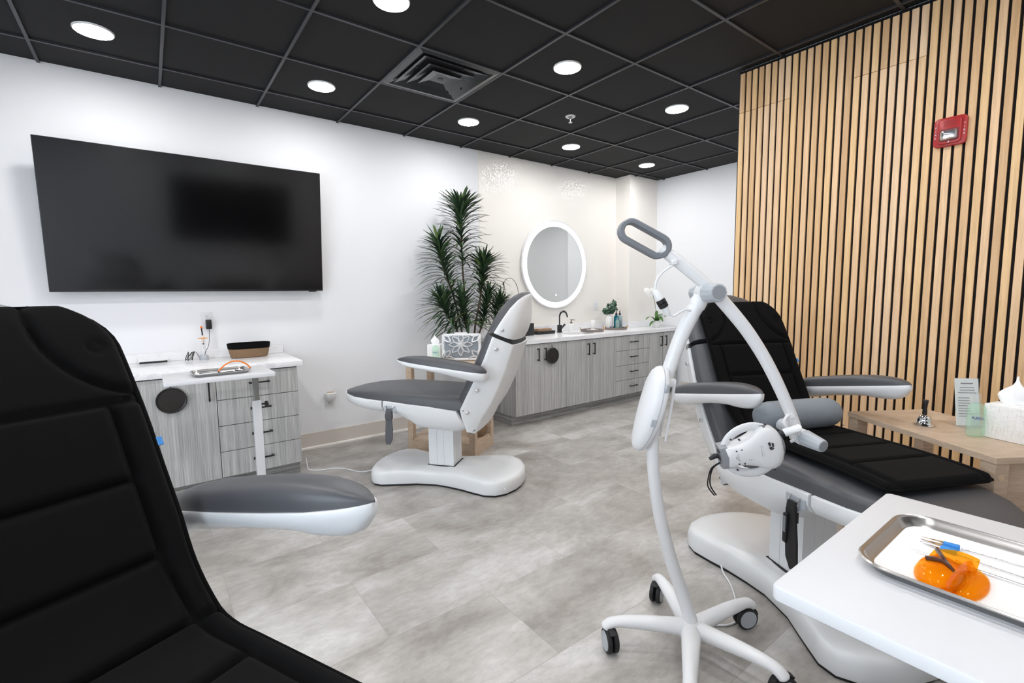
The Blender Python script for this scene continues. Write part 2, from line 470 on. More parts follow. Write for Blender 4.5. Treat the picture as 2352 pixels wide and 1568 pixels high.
# vent: stepped square diffuser
t = thing('ceiling_vent', 'square black stepped air diffuser filling one ceiling tile', 'air vent', (.3048, -1.2535, CEIL))
def sqring(bm, a, za, b, zb, th=.003):
    ra = [Vector((sx * a, sy * a, za)) for sx, sy in ((1, 1), (-1, 1), (-1, -1), (1, -1))]
    rb = [Vector((sx * b, sy * b, zb)) for sx, sy in ((1, 1), (-1, 1), (-1, -1), (1, -1))]
    dz = Vector((0, 0, th)); loft(bm, [ra, rb, [p + dz for p in rb], [p + dz for p in ra], ra], cap=(False, False)); return bm
bm = new(); sqring(bm, .297, -.006, .262, -.010); sqring(bm, .262, -.010, .225, .002)
obj('frame', bm, m_vent, t, smooth=0)
for a, za, b, zb in ((.235, -.014, .175, .003), (.172, -.020, .112, -.002)):
    obj('diffuser_cone', sqring(new(), a, za, b, zb), m_vent, t, smooth=0)
bm = new(); sqring(bm, .112, -.026, .05, -.012); box(bm, -.055, .055, -.055, .055, -.013, -.010)
o = obj('centre_cone', bm, m_vent, t, smooth=0)
obj('adjuster', lathe(new(), [(.022, -.0125), (.02, -.016), (.001, -.016)], 20), m_tbar, o)
for sx, sy in ((.2, .06), (-.2, -.06), (.06, -.2), (-.06, .2)):
    obj('hanger', box(new(), sx - .004, sx + .004, sy - .004, sy + .004, -.012, .003), m_blk, t, smooth=0)

# ------------------------------------------------------------------ televisions
def television(name, lab, x0, x1, z0, z1, loc, rot, tilt=0):
    t = thing(name, lab, 'television', loc, rot); t.rotation_euler.x = tilt
    W, H = x1 - x0, z1 - z0
    bm = new(); box(bm, -W / 2, W / 2, -.028, .0, 0, H, .003, 2); obj('body', bm, m_tvf, t)
    obj('screen', box(new(), -W / 2 + .004, W / 2 - .004, -.0295, -.027, .016, H - .004), m_tv, t, smooth=0)
    obj('wall_mount', box(new(), -.35, .35, 0, .055 if not tilt else .084, .2, .42 if tilt else H - .2), m_blk, t, smooth=0)
    obj('sensor', box(new(), W / 2 - .11, W / 2 - .05, -.026, -.012, -.008, .001, .002, 1), m_blkp, t)
    return t
television('television', 'large wide black flat television switched off on the white left wall', -1.875, -.211, 1.355, 2.295, (-1.0455, -.07, 1.355), 0, R(5))
television('television', 'black television on the wall behind the camera, seen only reflected in the large television', 0, 1.66, 0, .95, (-.2, YB + .056, 1.36), PI)

# ------------------------------------------------------------------ cabinets
FY = -.60      # carcass front; doors are 20 mm thick
def bar_handle(parent, c, L, horiz):
    bm = new(); x, z = c; y = FY - .02
    if horiz:
        box(bm, x - L / 2, x + L / 2, y - .034, y - .024, z - .005, z + .005, .001, 1)
        for s in (-1, 1): box(bm, x + s * (L / 2 - .01) - .005, x + s * (L / 2 - .01) + .005, y - .026, y + .001, z - .005, z + .005)
    else:
        box(bm, x - .005, x + .005, y - .034, y - .024, z - L / 2, z + L / 2, .001, 1)
        for s in (-1, 1): box(bm, x - .005, x + .005, y - .026, y + .001, z + s * (L / 2 - .01) - .005, z + s * (L / 2 - .01) + .005)
    obj('handle', bm, m_blk, parent)
def cabinet(label, x0, x1, parts, toe=.10, top=.812, back=-.006):
    t = thing('base_cabinet', label, 'cabinet', (0, 0, 0), 0, 'grey laminate base cabinets')
    obj('body', box(new(), x0 + .0005, x1 - .0005, FY, back, toe, top), m_lam, t, smooth=0)
    obj('toe_kick', box(new(), x0 + .0005, x1 - .0005, FY + .055, back - .01, 0, toe), m_lamh, t, smooth=0)
    obj('reveal', box(new(), x0 + .004, x1 - .004, FY - .004, FY + .001, toe + .004, top - .001), m_seam, t, smooth=0)
    for p in parts:
        if p[0] == 'door':
            _, a, b, hx = p
            d = obj('door', box(new(), a + .002, b - .002, FY - .02, FY - .003, toe + .004, top - .008, .001, 1), m_lam, t, smooth=0)
            bar_handle(d, (hx, .70), .13, False)
        else:
            _, a, b, za, zb = p
            d = obj('drawer', box(new(), a + .002, b - .002, FY - .02, FY - .003, za + .002, zb - .002, .001, 1), m_lam, t, smooth=0)
            bar_handle(d, ((a + b) / 2, za + (zb - za) * .56), .13, True)
    return t
def drawers(a, b, top=.806, bot=.104, n=4):
    h = (top - bot) / n
    return [('drawer', a, b, bot + h * k, bot + h * (k + 1)) for k in range(n)]
cabinet('grey laminate two door cabinet under the television, mostly behind the black chair', -2.0, -1.07, [('door', -2.0, -1.535, -1.59), ('door', -1.535, -1.07, -1.112)])
cabinet('grey laminate four drawer cabinet at the right end below the television', -1.07, -.565, drawers(-1.07, -.565))
cabinet('narrow single door cabinet at the left end of the long counter', 1.41, 1.733, [('door', 1.41, 1.733, 1.688)])
cabinet('two door sink cabinet with a round black mirror hung on its left handle', 1.733, 2.447, [('door', 1.733, 2.09, 1.782), ('door', 2.09, 2.447, 2.405)])
cabinet('single door cabinet between the sink and the drawers of the long counter', 2.447, 2.872, [('door', 2.447, 2.872, 2.492)])
cabinet('four drawer cabinet in the long counter run', 2.872, 3.485, drawers(2.872, 3.485))
cabinet('two door cabinet at the far right end of the long counter', 3.487, 4.085, [('door', 3.485, 3.757, 3.71), ('door', 3.757, 4.06, 3.80)], back=-.24)
def counter(name, lab, x0, x1, sink=None, splash_h=.065):
    t = thing(name, lab, 'worktop', (0, 0, 0))
    bm = new()
    y0, y1 = -.64, -.006
    if sink:      # slab with an oval hole for the undermounted basin
        cx, cy, rx, ry = sink
        hx0, hx1 = cx - .34, cx + .34
        A = [2 * PI * i / 40 for i in range(40)] + [math.atan2(yy - cy, xx - cx) % (2 * PI) for xx in (hx0, hx1) for yy in (y0, y1)]
        outer, inner = [], []
        for a in sorted(A):
            c, s = math.cos(a), math.sin(a)
            inner.append((cx + rx * c, cy + ry * s))
            k = min(((hx1 if c > 0 else hx0) - cx) / c if abs(c) > 1e-6 else 1e9, ((y1 if s > 0 else y0) - cy) / s if abs(s) > 1e-6 else 1e9)
            outer.append((cx + c * k, cy + s * k))
        Vz = lambda L, z: [Vector((p[0], p[1], z)) for p in L]
        loft(bm, [Vz(outer, .812), Vz(outer, .852), Vz(inner, .852), Vz(inner, .812), Vz(outer, .812)], cap=(False, False))
        box(bm, x0, hx0, y0, y1, .812, .852); box(bm, hx1, 3.5555, y0, y1, .812, .852); box(bm, 3.5555, x1, y0, -.24, .812, .852)
    else:
        box(bm, x0, x1, y0, y1, .812, .852, .004, 2)
    obj('slab', bm, m_quartz, t, smooth=30)
    return t
ct = counter('stone_worktop', 'white stone worktop with low backsplash below the television', -2.02, -.53)
obj('backsplash', box(new(), -2.02, -.53, -.022, -.006, .852, .914, .002, 1), m_quartz, ct)
ct = counter('stone_worktop', 'long white stone worktop with sink below the round mirror', 1.385, 4.10, (2.52, -.37, .215, .15))
obj('backsplash', box(new(), 1.385, 3.555, -.026, -.006, .852, .934, .002, 1), m_quartz, ct)
o = obj('backsplash', box(new(), 3.535, 4.10, -.2585, -.2385, .852, .934, .002, 1), m_quartz, ct)
obj('backsplash', box(new(), 3.535, 3.555, -.24, -.026, .852, .934, .002, 1), m_quartz, ct)
# undermounted oval basin
rings = []
for (k, z) in ((1.0, .846), (.96, .80), (.86, .745), (.55, .722), (.08, .718)):
    rings.append([Vector((2.52 + .218 * k * math.cos(2 * PI * i / 40), -.37 + .153 * k * math.sin(2 * PI * i / 40), z)) for i in range(40)])
bm = new(); loft(bm, rings, cap=(False, True)); one('sink_basin', bm, m_cup, 'white oval basin sunk in the long worktop before the black faucet', 'sink')

# matching cabinet on the wall behind the camera (mirrored in the television)
for kid, args in (('a', ('grey laminate cabinet on the wall behind the camera, under the second television', -.75, .55, [('door', -.75, -.1, -.15), ('door', -.1, .55, -.05)])),):
    cb = cabinet(*args); cb.location = (-.15, YB, 0); cb.rotation_euler.z = PI
ct = counter('stone_worktop', 'white stone worktop on the cabinet behind the camera', -.77, .57); ct.location = (-.15, YB, 0); ct.rotation_euler.z = PI

# ------------------------------------------------------------------ round mirror
t = thing('wall_mirror', 'large round mirror with a lit white rim above the long counter', 'mirror', (2.47, -.004, 1.643))
TY = basis((0, 0, 0), (1, 0, 0), (0, 0, 1))   # lathe axis z -> -y
RM = .513
obj('frame', lathe(new(), [(RM - .03, 0), (RM - .01, .012), (RM, .02), (RM, .037), (RM - .004, .04), (RM - .02, .038), (RM - .03, .03)], 72, T=TY), m_white, t)
obj('glass', lathe(new(), [(RM - .070, .028), (RM - .070, .0385), (.001, .0386)], 72, T=TY), m_mir, t)
obj('light_band', lathe(new(), [(RM - .012, .03), (RM - .012, .0385), (RM - .046, .0387), (RM - .046, .03)], 72, T=TY, cap=(False, False)), m_ring, t)
obj('frosted_edge', lathe(new(), [(RM - .0455, .03), (RM - .0455, .0387), (RM - .072, .0388), (RM - .072, .03)], 72, T=TY, cap=(False, False)), m_ring2, t)
obj('touch_switch', lathe(new(), [(.009, .0388), (.009, .0396), (.001, .0396)], 20, T=basis((0, 0, -.355), (1, 0, 0), (0, 0, 1))), m_icon, t)

# ------------------------------------------------------------------ outlets, switch, alarm
def outlet(x, z, lab, cat='outlet'):
    t = thing('wall_outlet', lab, cat, (x, 0, z))
    obj('cover_plate', box(new(), -.036, .036, -.006, 0, -.058, .058, .002, 2), m_white, t)
    for s in (-1, 1):
        r = obj('receptacle', prism(new(), rrect(.034, .03, .013, 5, (0, s * .024)), 0, .0075, T=TY), m_white, t)
        bm = new()
        for dx in (-.007, .007): box(bm, dx - .0012, dx + .0012, -.0082, -.007, s * .024 + .001, s * .024 + .009)
        box(bm, -.002, .002, -.0082, -.007, s * .024 - .010, s * .024 - .006)
        obj('slot', bm, m_inkd, r, smooth=0)
    return t
outlet(-1.043, 1.14, 'white wall outlet above the worktop with a black adapter plugged in')
outlet(-.18, .405, 'white wall outlet low beside the drawers holding an air freshener')
t = thing('power_adapter', 'black power adapter plugged into the outlet below the television', 'adapter', (-1.035, -.01, 1.107))
obj('body', box(new(), -.018, .018, -.036, .001, -.035, .035, .004, 2), m_blkp, t)
P = [(0, -.02, -.034), (0, -.022, -.055), (-.004, -.04, -.085), (-.015, -.08, -.15), (-.04, -.10, -.2), (-.05, -.09, -.252)]
obj('cord', tube(new(), spline(P), .0018, 6), m_blkp, t)
t = thing('air_freshener', 'white plug-in air freshener with a wooden top in the low wall outlet', 'air freshener', (-.18, -.009, .43))
bm = new(); rings = []
for z, a, b in ((-.035, .018, .018), (-.03, .026, .026), (-.012, .042, .036), (.02, .045, .04), (.04, .045, .04), (.046, .042, .037)):
    rings.append([Vector((a * sgnpow(math.cos(2 * PI * i / 28), .6), -b - .001 + b * sgnpow(math.sin(2 * PI * i / 28), .6), z)) for i in range(28)])
loft(bm, rings); obj('body', bm, m_white, t)
obj('vent_cap', box(new(), -.03, .03, -.06, -.014, .045, .051, .002, 1), m_wood, t)
t = thing('light_switch', 'white rocker light switch on the papered wall right of the mirror', 'switch', (3.187, -.004, 1.15))
obj('cover_plate', box(new(), -.036, .036, -.006, 0, -.058, .058, .002, 2), m_white, t)
obj('rocker', box(new(), -.017, .017, -.010, -.005, -.034, .034, .002, 1), m_white, t)
obj('indicator', box(new(), -.006, .006, -.0106, -.0095, -.026, -.023), m_ink, t, smooth=0)
# fire alarm on the slats (faces -x)
t = thing('fire_alarm', 'red fire alarm horn and strobe mounted high on the slatted wall', 'fire alarm', (SX, -3.612, 2.092))
TA = basis((0, 0, 0), (0, -1, 0), (0, 0, 1))   # local x -> -y, y -> z, z -> -x
bm = prism(new(), rrect(.128, .142, .022, 5), -.001, .022, .006, TA)
o = obj('housing', bm, m_red, t)
obj('raised_panel', prism(new(), rrect(.092, .122, .016, 5), .02, .036, .006, TA), m_red, t)
bm = new()
for i in range(9):
    for j in range(5):
        x = -.022 + i * .0055 + (j % 2) * .0027; y = .024 + j * .0062
        prism(bm, rrect(.0035, .0035, .001, 2, (x, y)), .0355, .0366, 0, TA)
obj('sounder_grille', bm, m_redd, t, smooth=0)
obj('strobe_recess', prism(new(), rrect(.076, .062, .01, 4, (0, -.02)), .0355, .0368, 0, TA), m_redd, t)
bm = new(); rings = []
for sx, sy, h in ((.064, .048, .036), (.063, .047, .046), (.05, .036, .054), (.034, .012, .057)):
    rings.append([TA @ Vector((p[0], p[1] - .02, h)) for p in rrect(sx, sy, min(sx, sy) * .2, 3)])
loft(bm, rings); obj('strobe', bm, m_lens, t, smooth=15)
obj('set_screw', cyl(new(), TA @ Vector((0, -.055, .034)), TA @ Vector((0, -.055, .039)), .004, 10), m_chrome, t)
for sx, ang in ((.0545, 0), (-.0545, 0)):
    for k, ch in enumerate('FIRE'):
        text_mesh('lettering', ch, .0125, m_white, t, TA @ Matrix.Translation((sx, .026 - k * .0165, .0225)))
# ================================================================== TREATMENT CHAIRS
def interp(tab, x):
    if x <= tab[0][0]: return tab[0][1]
    for (a, b), (c, d) in zip(tab[:-1], tab[1:]):
        if x <= c:
            u = (x - a) / (c - a); u = u * u * (3 - 2 * u) * .35 + u * .65
            return b + (d - b) * u
    return tab[-1][1]
def semi(w, z0, z1, n=15, e=.5, x=0):
    """open half superellipse ring in (y,z) from +w at z0 over z1 to -w"""
    return [Vector((x, w * sgnpow(math.cos(PI * i / n), e), z0 + (z1 - z0) * abs(math.sin(PI * i / n)) ** e)) for i in range(n + 1)]
SW = [(-.30, .262), (-.2, .268), (0, .278), (.3, .278), (.45, .262), (.58, .222), (.66, .168), (.71, .112), (.735, .06), (.745, .02)]   # seat half width
SR = [(-.3, .548), (-.19, .562), (.1, .583), (.3, .599), (.5, .606), (.66, .612), (.75, .614)]      # rim height
ST = [(-.3, .65), (-.2, .66), (-.03, .666), (.2, .670), (.36, .670), (.55, .660), (.66, .645), (.715, .632), (.745, .62)]         # top height
SB = [(-.27, .44), (-.25, .41), (-.16, .378), (0, .386), (.1, .392), (.14, .43), (.235, .492), (.34, .503), (.51, .512), (.67, .538), (.72, .565), (.745, .60)]
# back rim line: (x, z, nx, nz (rear normal), depth, half width)
BK = [(-.245, .415, -.86, -.51, .05, .225), (-.222, .50, -.88, -.47, .115, .248), (-.215, .565, -.888, -.46, .15, .262), (-.27, .67, -.888, -.46, .165, .27),
      (-.33, .785, -.888, -.46, .160, .272), (-.385, .90, -.888, -.46, .152, .27), (-.441, 1.043, -.9, -.43, .142, .262)]
HD = [(-.450, 1.066, -.9, -.43, .122, .260), (-.48, 1.115, -.88, -.47, .120, .254), (-.512, 1.165, -.85, -.53, .108, .240), (-.545, 1.218, -.80, -.6, .086, .212),
      (-.580, 1.262, -.72, -.69, .055, .168), (-.606, 1.288, -.66, -.75, .033, .118), (-.628, 1.304, -.6, -.8, .014, .055), (-.634, 1.308, -.6, -.8, .004, .018)]
SHELLP = [(1, 0), (1.01, .05), (.99, .16), (.90, .55), (.81, .90), (.78, .95), (.72, .975), (.35, 1.03), (0, 1.045)]
HEADP = [(1, 0), (1.01, .06), (.985, .22), (.93, .50), (.84, .76), (.70, .92), (.50, 1.0), (.25, 1.04), (0, 1.05)]
def back_ring(s, P):
    x, z, nx, nz, d, w_ = s
    return [Vector((x + nx * d * t_, w_ * f, z + nz * d * t_)) for f, t_ in P + [(-f, t_) for f, t_ in reversed(P[:-1])]]
def cushion_ring(s, th, n=14, e=.45):
    x, z, nx, nz, d, w_ = s; w_ = max(w_ - .008, .006); out = []
    for i in range(n + 1):
        a = PI * i / n; f = w_ * sgnpow(math.cos(a), e); h = th * abs(math.sin(a)) ** e
        out.append(Vector((x - nx * h, f, z - nz * h)))
    return out
def peanut(x):
    return interp([(-.575, .0), (-.572, .06), (-.555, .13), (-.51, .215), (-.45, .265), (-.38, .275), (-.28, .245), (-.15, .2), (0, .178), (.15, .19), (.28, .232), (.38, .262), (.44, .25), (.485, .2), (.51, .13), (.523, .06), (.526, 0)], x)
def base_outline():
    xs = [-.575, -.572, -.566, -.555, -.535, -.51, -.48, -.45, -.415, -.38, -.33, -.28, -.2, -.1, 0, .08, .15, .22, .28, .33, .38, .41, .44, .465, .485, .50, .51, .518, .523, .526]
    return [(x, peanut(x)) for x in xs] + [(x, -peanut(x)) for x in reversed(xs[1:-1])]
def arm(t, sgn, tip_deep=True):
    """boat shaped armrest, rising towards the tip"""
    rim = lambda x: .822 + (x + .41) * .118
    y0 = sgn * .338
    hw = [(-.425, .0), (-.42, .022), (-.40, .042), (-.36, .054), (-.25, .058), (-.08, .058), (.05, .052), (.11, .040), (.15, .026), (.172, .010), (.178, 0)]
    dp = [(-.43, .015), (-.40, .045), (-.34, .052), (-.2, .042), (-.1, .037), (0, .042), (.06, .052), (.11, .056), (.145, .045), (.165, .026), (.178, .010)] if tip_deep else [(-.43, .02), (-.41, .05), (-.36, .060), (-.28, .058), (-.2, .046), (-.14, .040), (0, .036), (.07, .033), (.12, .026), (.16, .012), (.178, .003)]
    hp = [(-.43, .006), (-.415, .026), (-.38, .044), (-.3, .052), (-.1, .055), (.02, .05), (.1, .038), (.15, .022), (.178, .006)]
    xs = [-.424, -.42, -.412, -.40, -.38, -.35, -.3, -.22, -.14, -.06, .0, .05, .09, .12, .145, .16, .17, .175]
    lo, hi = [], []
    for x in xs:
        h, d, p = max(interp(hw, x), .003), interp(dp, x), interp(hp, x); r = rim(x); s = sgn
        band = min(.018, d * .6)
        ring = [(h, 0.004), (h + .002, 0), (h, -band)]
        for k in range(1, 8):
            a = PI * k / 8; ring.append((h * .87 * math.cos(a), -band - (d - band) * math.sin(a) ** .7))
        ring += [(-h, -band), (-h - .002, 0), (-h, .004)]
        lo.append([Vector((x, y0 + q[0], r + q[1])) for q in ring])
        hi.append([v + Vector((0, y0, 0)) for v in semi(max(h - .004, .002), r + .002, r + p, 12, .6, x)])
    bm = new(); loft(bm, lo); a_ = obj('armrest', bm, m_shell, t)
    bm = new(); loft(bm, hi); obj('arm_pad', bm, m_vinyl, a_)
    obj('arm_bracket', cyl(new(), (-.385, sgn * .225, .792), (-.385, sgn * .335, .802), .030, 16), m_shell, a_)
def make_chair(label):
    t = thing('treatment_chair', label, 'chair', (0, 0, 0), 0, 'charcoal and white treatment chairs')
    O = base_outline(); n = len(O)
    def ring(k, z, zf=None):
        out = []
        for x, y in O:
            L = math.hypot(x, y) or 1
            q = (1 - k / L)
            out.append(Vector((x * q + .0, y * q, z)))
        return out
    bm = new(); loft(bm, [ring(.006, .014), ring(.0, .022), ring(.003, .076), ring(.007, .090), ring(.014, .099), ring(.026, .105), ring(.06, .110), ring(.10, .114), ring(.14, .117)])
    obj('base', bm, m_shell, t, smooth=50)
    bm = new(); loft(bm, [ring(.014, 0), ring(.012, .016)]); obj('base_plate', bm, m_dark, t)
    for x in (-.02, -.5): obj('cover_screw', cyl(new(), (x, peanut(x) * .99, .05), (x, peanut(x) + .004, .05), .006, 10), m_white, t)
    # column with panel grooves
    pts = []
    cx, cy, g = .092, .08, .0025
    def side(a, b, nrm):
        a, b, nrm = Vector(a), Vector(b), Vector(nrm); out = [a]
        for f in (.34, .62):
            p = a.lerp(b, f); d = (b - a).normalized() * .0018
            out += [p - d, p - d - nrm * g, p + d - nrm * g, p + d]
        return out
    for q in (side((cx, -cy), (cx, cy), (1, 0)), side((cx, cy), (-cx, cy), (0, 1)), side((-cx, cy), (-cx, -cy), (-1, 0)), side((-cx, -cy), (cx, -cy), (0, -1))): pts += [tuple(v) for v in q]
    bm = new(); loft(bm, [[Vector((p[0], p[1], z)) for p in pts] for z in (.06, .405)]); obj('lift_column', bm, m_shell, t, smooth=0)
    obj('column_collar', box(new(), -.104, .104, -.09, .09, .100, .1185, .003, 1), m_dark, t)
    # seat shell in two sections
    for xs, nm in (([-.268, -.25, -.22, -.16, -.08, 0, .06, .1, .12, .14, .18, .235, .28, .322], 'seat_shell'), ([.334, .4, .46, .52, .58, .63, .67, .70, .72, .735, .745], 'leg_rest_shell')):
        rings = []
        for x in xs:
            w_ = interp(SW, x) + .008; r = interp(SR, x); b = interp(SB, x)
            if nm == 'leg_rest_shell': b = min(b, r - .012)
            ring_ = [Vector((x, w_ * .985, r + .004)), Vector((x, w_, r)), Vector((x, w_ * 1.0, r - min(.05, (r - b) * .35)))]
            nn = 10; zz = r - min(.05, (r - b) * .35)
            for k in range(1, nn):
                a = PI * k / nn; ring_.append(Vector((x, w_ * .96 * sgnpow(math.cos(a), .85), zz - (zz - b) * math.sin(a) ** .62)))
            ring_ += [Vector((x, -w_, zz)), Vector((x, -w_, r)), Vector((x, -w_ * .985, r + .004))]
            bl_ = min(max((-.03 - x) / .16, 0), 1)
            for q in ring_: q.x += bl_ * (.075 - .48 * (r - q.z))
            rings.append(ring_)
        bm = new(); loft(bm, rings); obj(nm, bm, m_shell, t, smooth=45)
    # seat cushion
    rings = []
    for x in [-.24, -.235, -.22, -.19, -.14, -.05, .05, .15, .25, .35, .45, .52, .58, .63, .67, .70, .722, .737, .744]:
        top = interp(ST, x) - (0.05 if x < -.236 else .015 if x < -.225 else 0)
        rings.append(semi(max(interp(SW, x) - .004, .012), interp(SR, x) + .002, top, 18, .42, x))
    bm = new(); loft(bm, rings); obj('seat_cushion', bm, m_vinyl, t, smooth=60)
    bm = new(); box(bm, .26, .40, -.2, .2, .515, .59); obj('seat_core', bm, m_dark, t, smooth=0)
    # pocket loop notch under the rim
    for s in (1, -1):
        bm = prism(new(), [(.225, .575), (.315, .575), (.315, .545), (.27, .515), (.225, .54)], .0, .006, T=Matrix(((1, 0, 0, 0), (0, 0, s, s * .281), (0, 1, 0, 0), (0, 0, 0, 1))))
        obj('loop_recess', bm, m_lgrey, t, smooth=0)
        bm = tube(new(), [(.25, s * .284, .575), (.25, s * .295, .565), (.25, s * .295, .545), (.292, s * .295, .545), (.292, s * .295, .565), (.292, s * .284, .575)], .0032, 8)
        obj('wire_loop', bm, m_chrome, t)
    # backrest
    bm = new(); loft(bm, [back_ring(s, SHELLP) for s in BK]); b = obj('back_shell', bm, m_shell, t, smooth=45)
    bm = new(); loft(bm, [cushion_ring(s, h) for s, h in zip(BK[1:], (.03, .055, .064, .065, .065, .06))]); obj('back_cushion', bm, m_vinyl, t, smooth=60)
    bm = new(); loft(bm, [back_ring(s, HEADP) for s in HD]); h_ = obj('headrest_shell', bm, m_shell, t, smooth=45)
    bm = new(); loft(bm, [cushion_ring(s, h) for s, h in zip(HD, (.058, .062, .064, .06, .05, .037, .018, .004))]); obj('headrest_cushion', bm, m_vinyl, t, smooth=60)
    sm = lambda s, k: (s[0], s[1], s[2], s[3], s[4] * .93, s[5] * k)
    bm = new(); loft(bm, [back_ring(sm(BK[-1], .965), SHELLP), back_ring(sm(HD[0], .965), SHELLP)]); obj('headrest_joint', bm, m_dark, t)
    bm = new(); rings = []
    for x, z in ((-.205, .56), (-.215, .50), (-.245, .425), (-.275, .400)): rings.append([Vector((x + dx, y, z + dz)) for dx, dz, y in ((.014, -.006, .200), (.014, -.006, -.200), (-.02, .02, -.200), (-.02, .02, .200))])
    loft(bm, rings); obj('recline_gaiter', bm, m_dark, t)
    for s in (1, -1):
        for par, (x, z, w_) in ((b, (-.262, .55, .262)), (b, (-.335, .70, .272)), (b, (-.462, .965, .262)), (h_, (-.502, 1.085, .252))):
            nrm = Vector((-.2, s, -.1)).normalized(); c = Vector((x, s * w_ * .94, z))
            obj('bolt', tube(new(), [c, c + nrm * .018, c + nrm * .020], [.0105, .0105, .008], 16), m_chrome, par)
    return t
GCH = 'charcoal and white treatment chairs'
c2 = make_chair('bare charcoal and white treatment chair in the middle of the room, seen from its side')
c2.location = (.238, -1.314, 0); c2.rotation_euler = (0, 0, R(128.5))
POS3 = ((.785, -3.444, 0), R(243.9))
POS1 = ((-1.467, -3.499, 0), R(-66))
c3 = dup(c2, POS3[0], POS3[1], 'treatment chair on the right before the slatted wall, under a pad and grey bolster', GCH)
c1 = dup(c2, POS1[0], POS1[1], 'treatment chair in the left foreground, largest of all, its back hidden by a black pad', GCH)
PIV = Vector((-.22, 0, .52))
def recline(deg, dz): return Matrix.Translation((0, 0, dz)) @ Matrix.Translation(PIV) @ Matrix.Rotation(R(-deg), 4, 'Y') @ Matrix.Translation(-PIV)
REC3, REC1 = (4.3, 0.0), (4.9, .026)
for c_, rec, deep in ((c2, None, False), (c3, REC3, True), (c1, REC1, True)):
    for s in ((1, -1) if rec else (1,)): arm(c_, s, deep)      # the middle chair shows one armrest only
    if rec:
        for ch in c_.children:
            nm = ch.name.split('.')[0]
            if nm in ('back_shell', 'back_cushion', 'headrest_shell', 'headrest_cushion', 'headrest_joint', 'armrest'): ch.matrix_local = recline(*rec)
            elif nm not in ('base', 'base_plate', 'column_collar', 'cover_screw'): ch.location.z = rec[1]

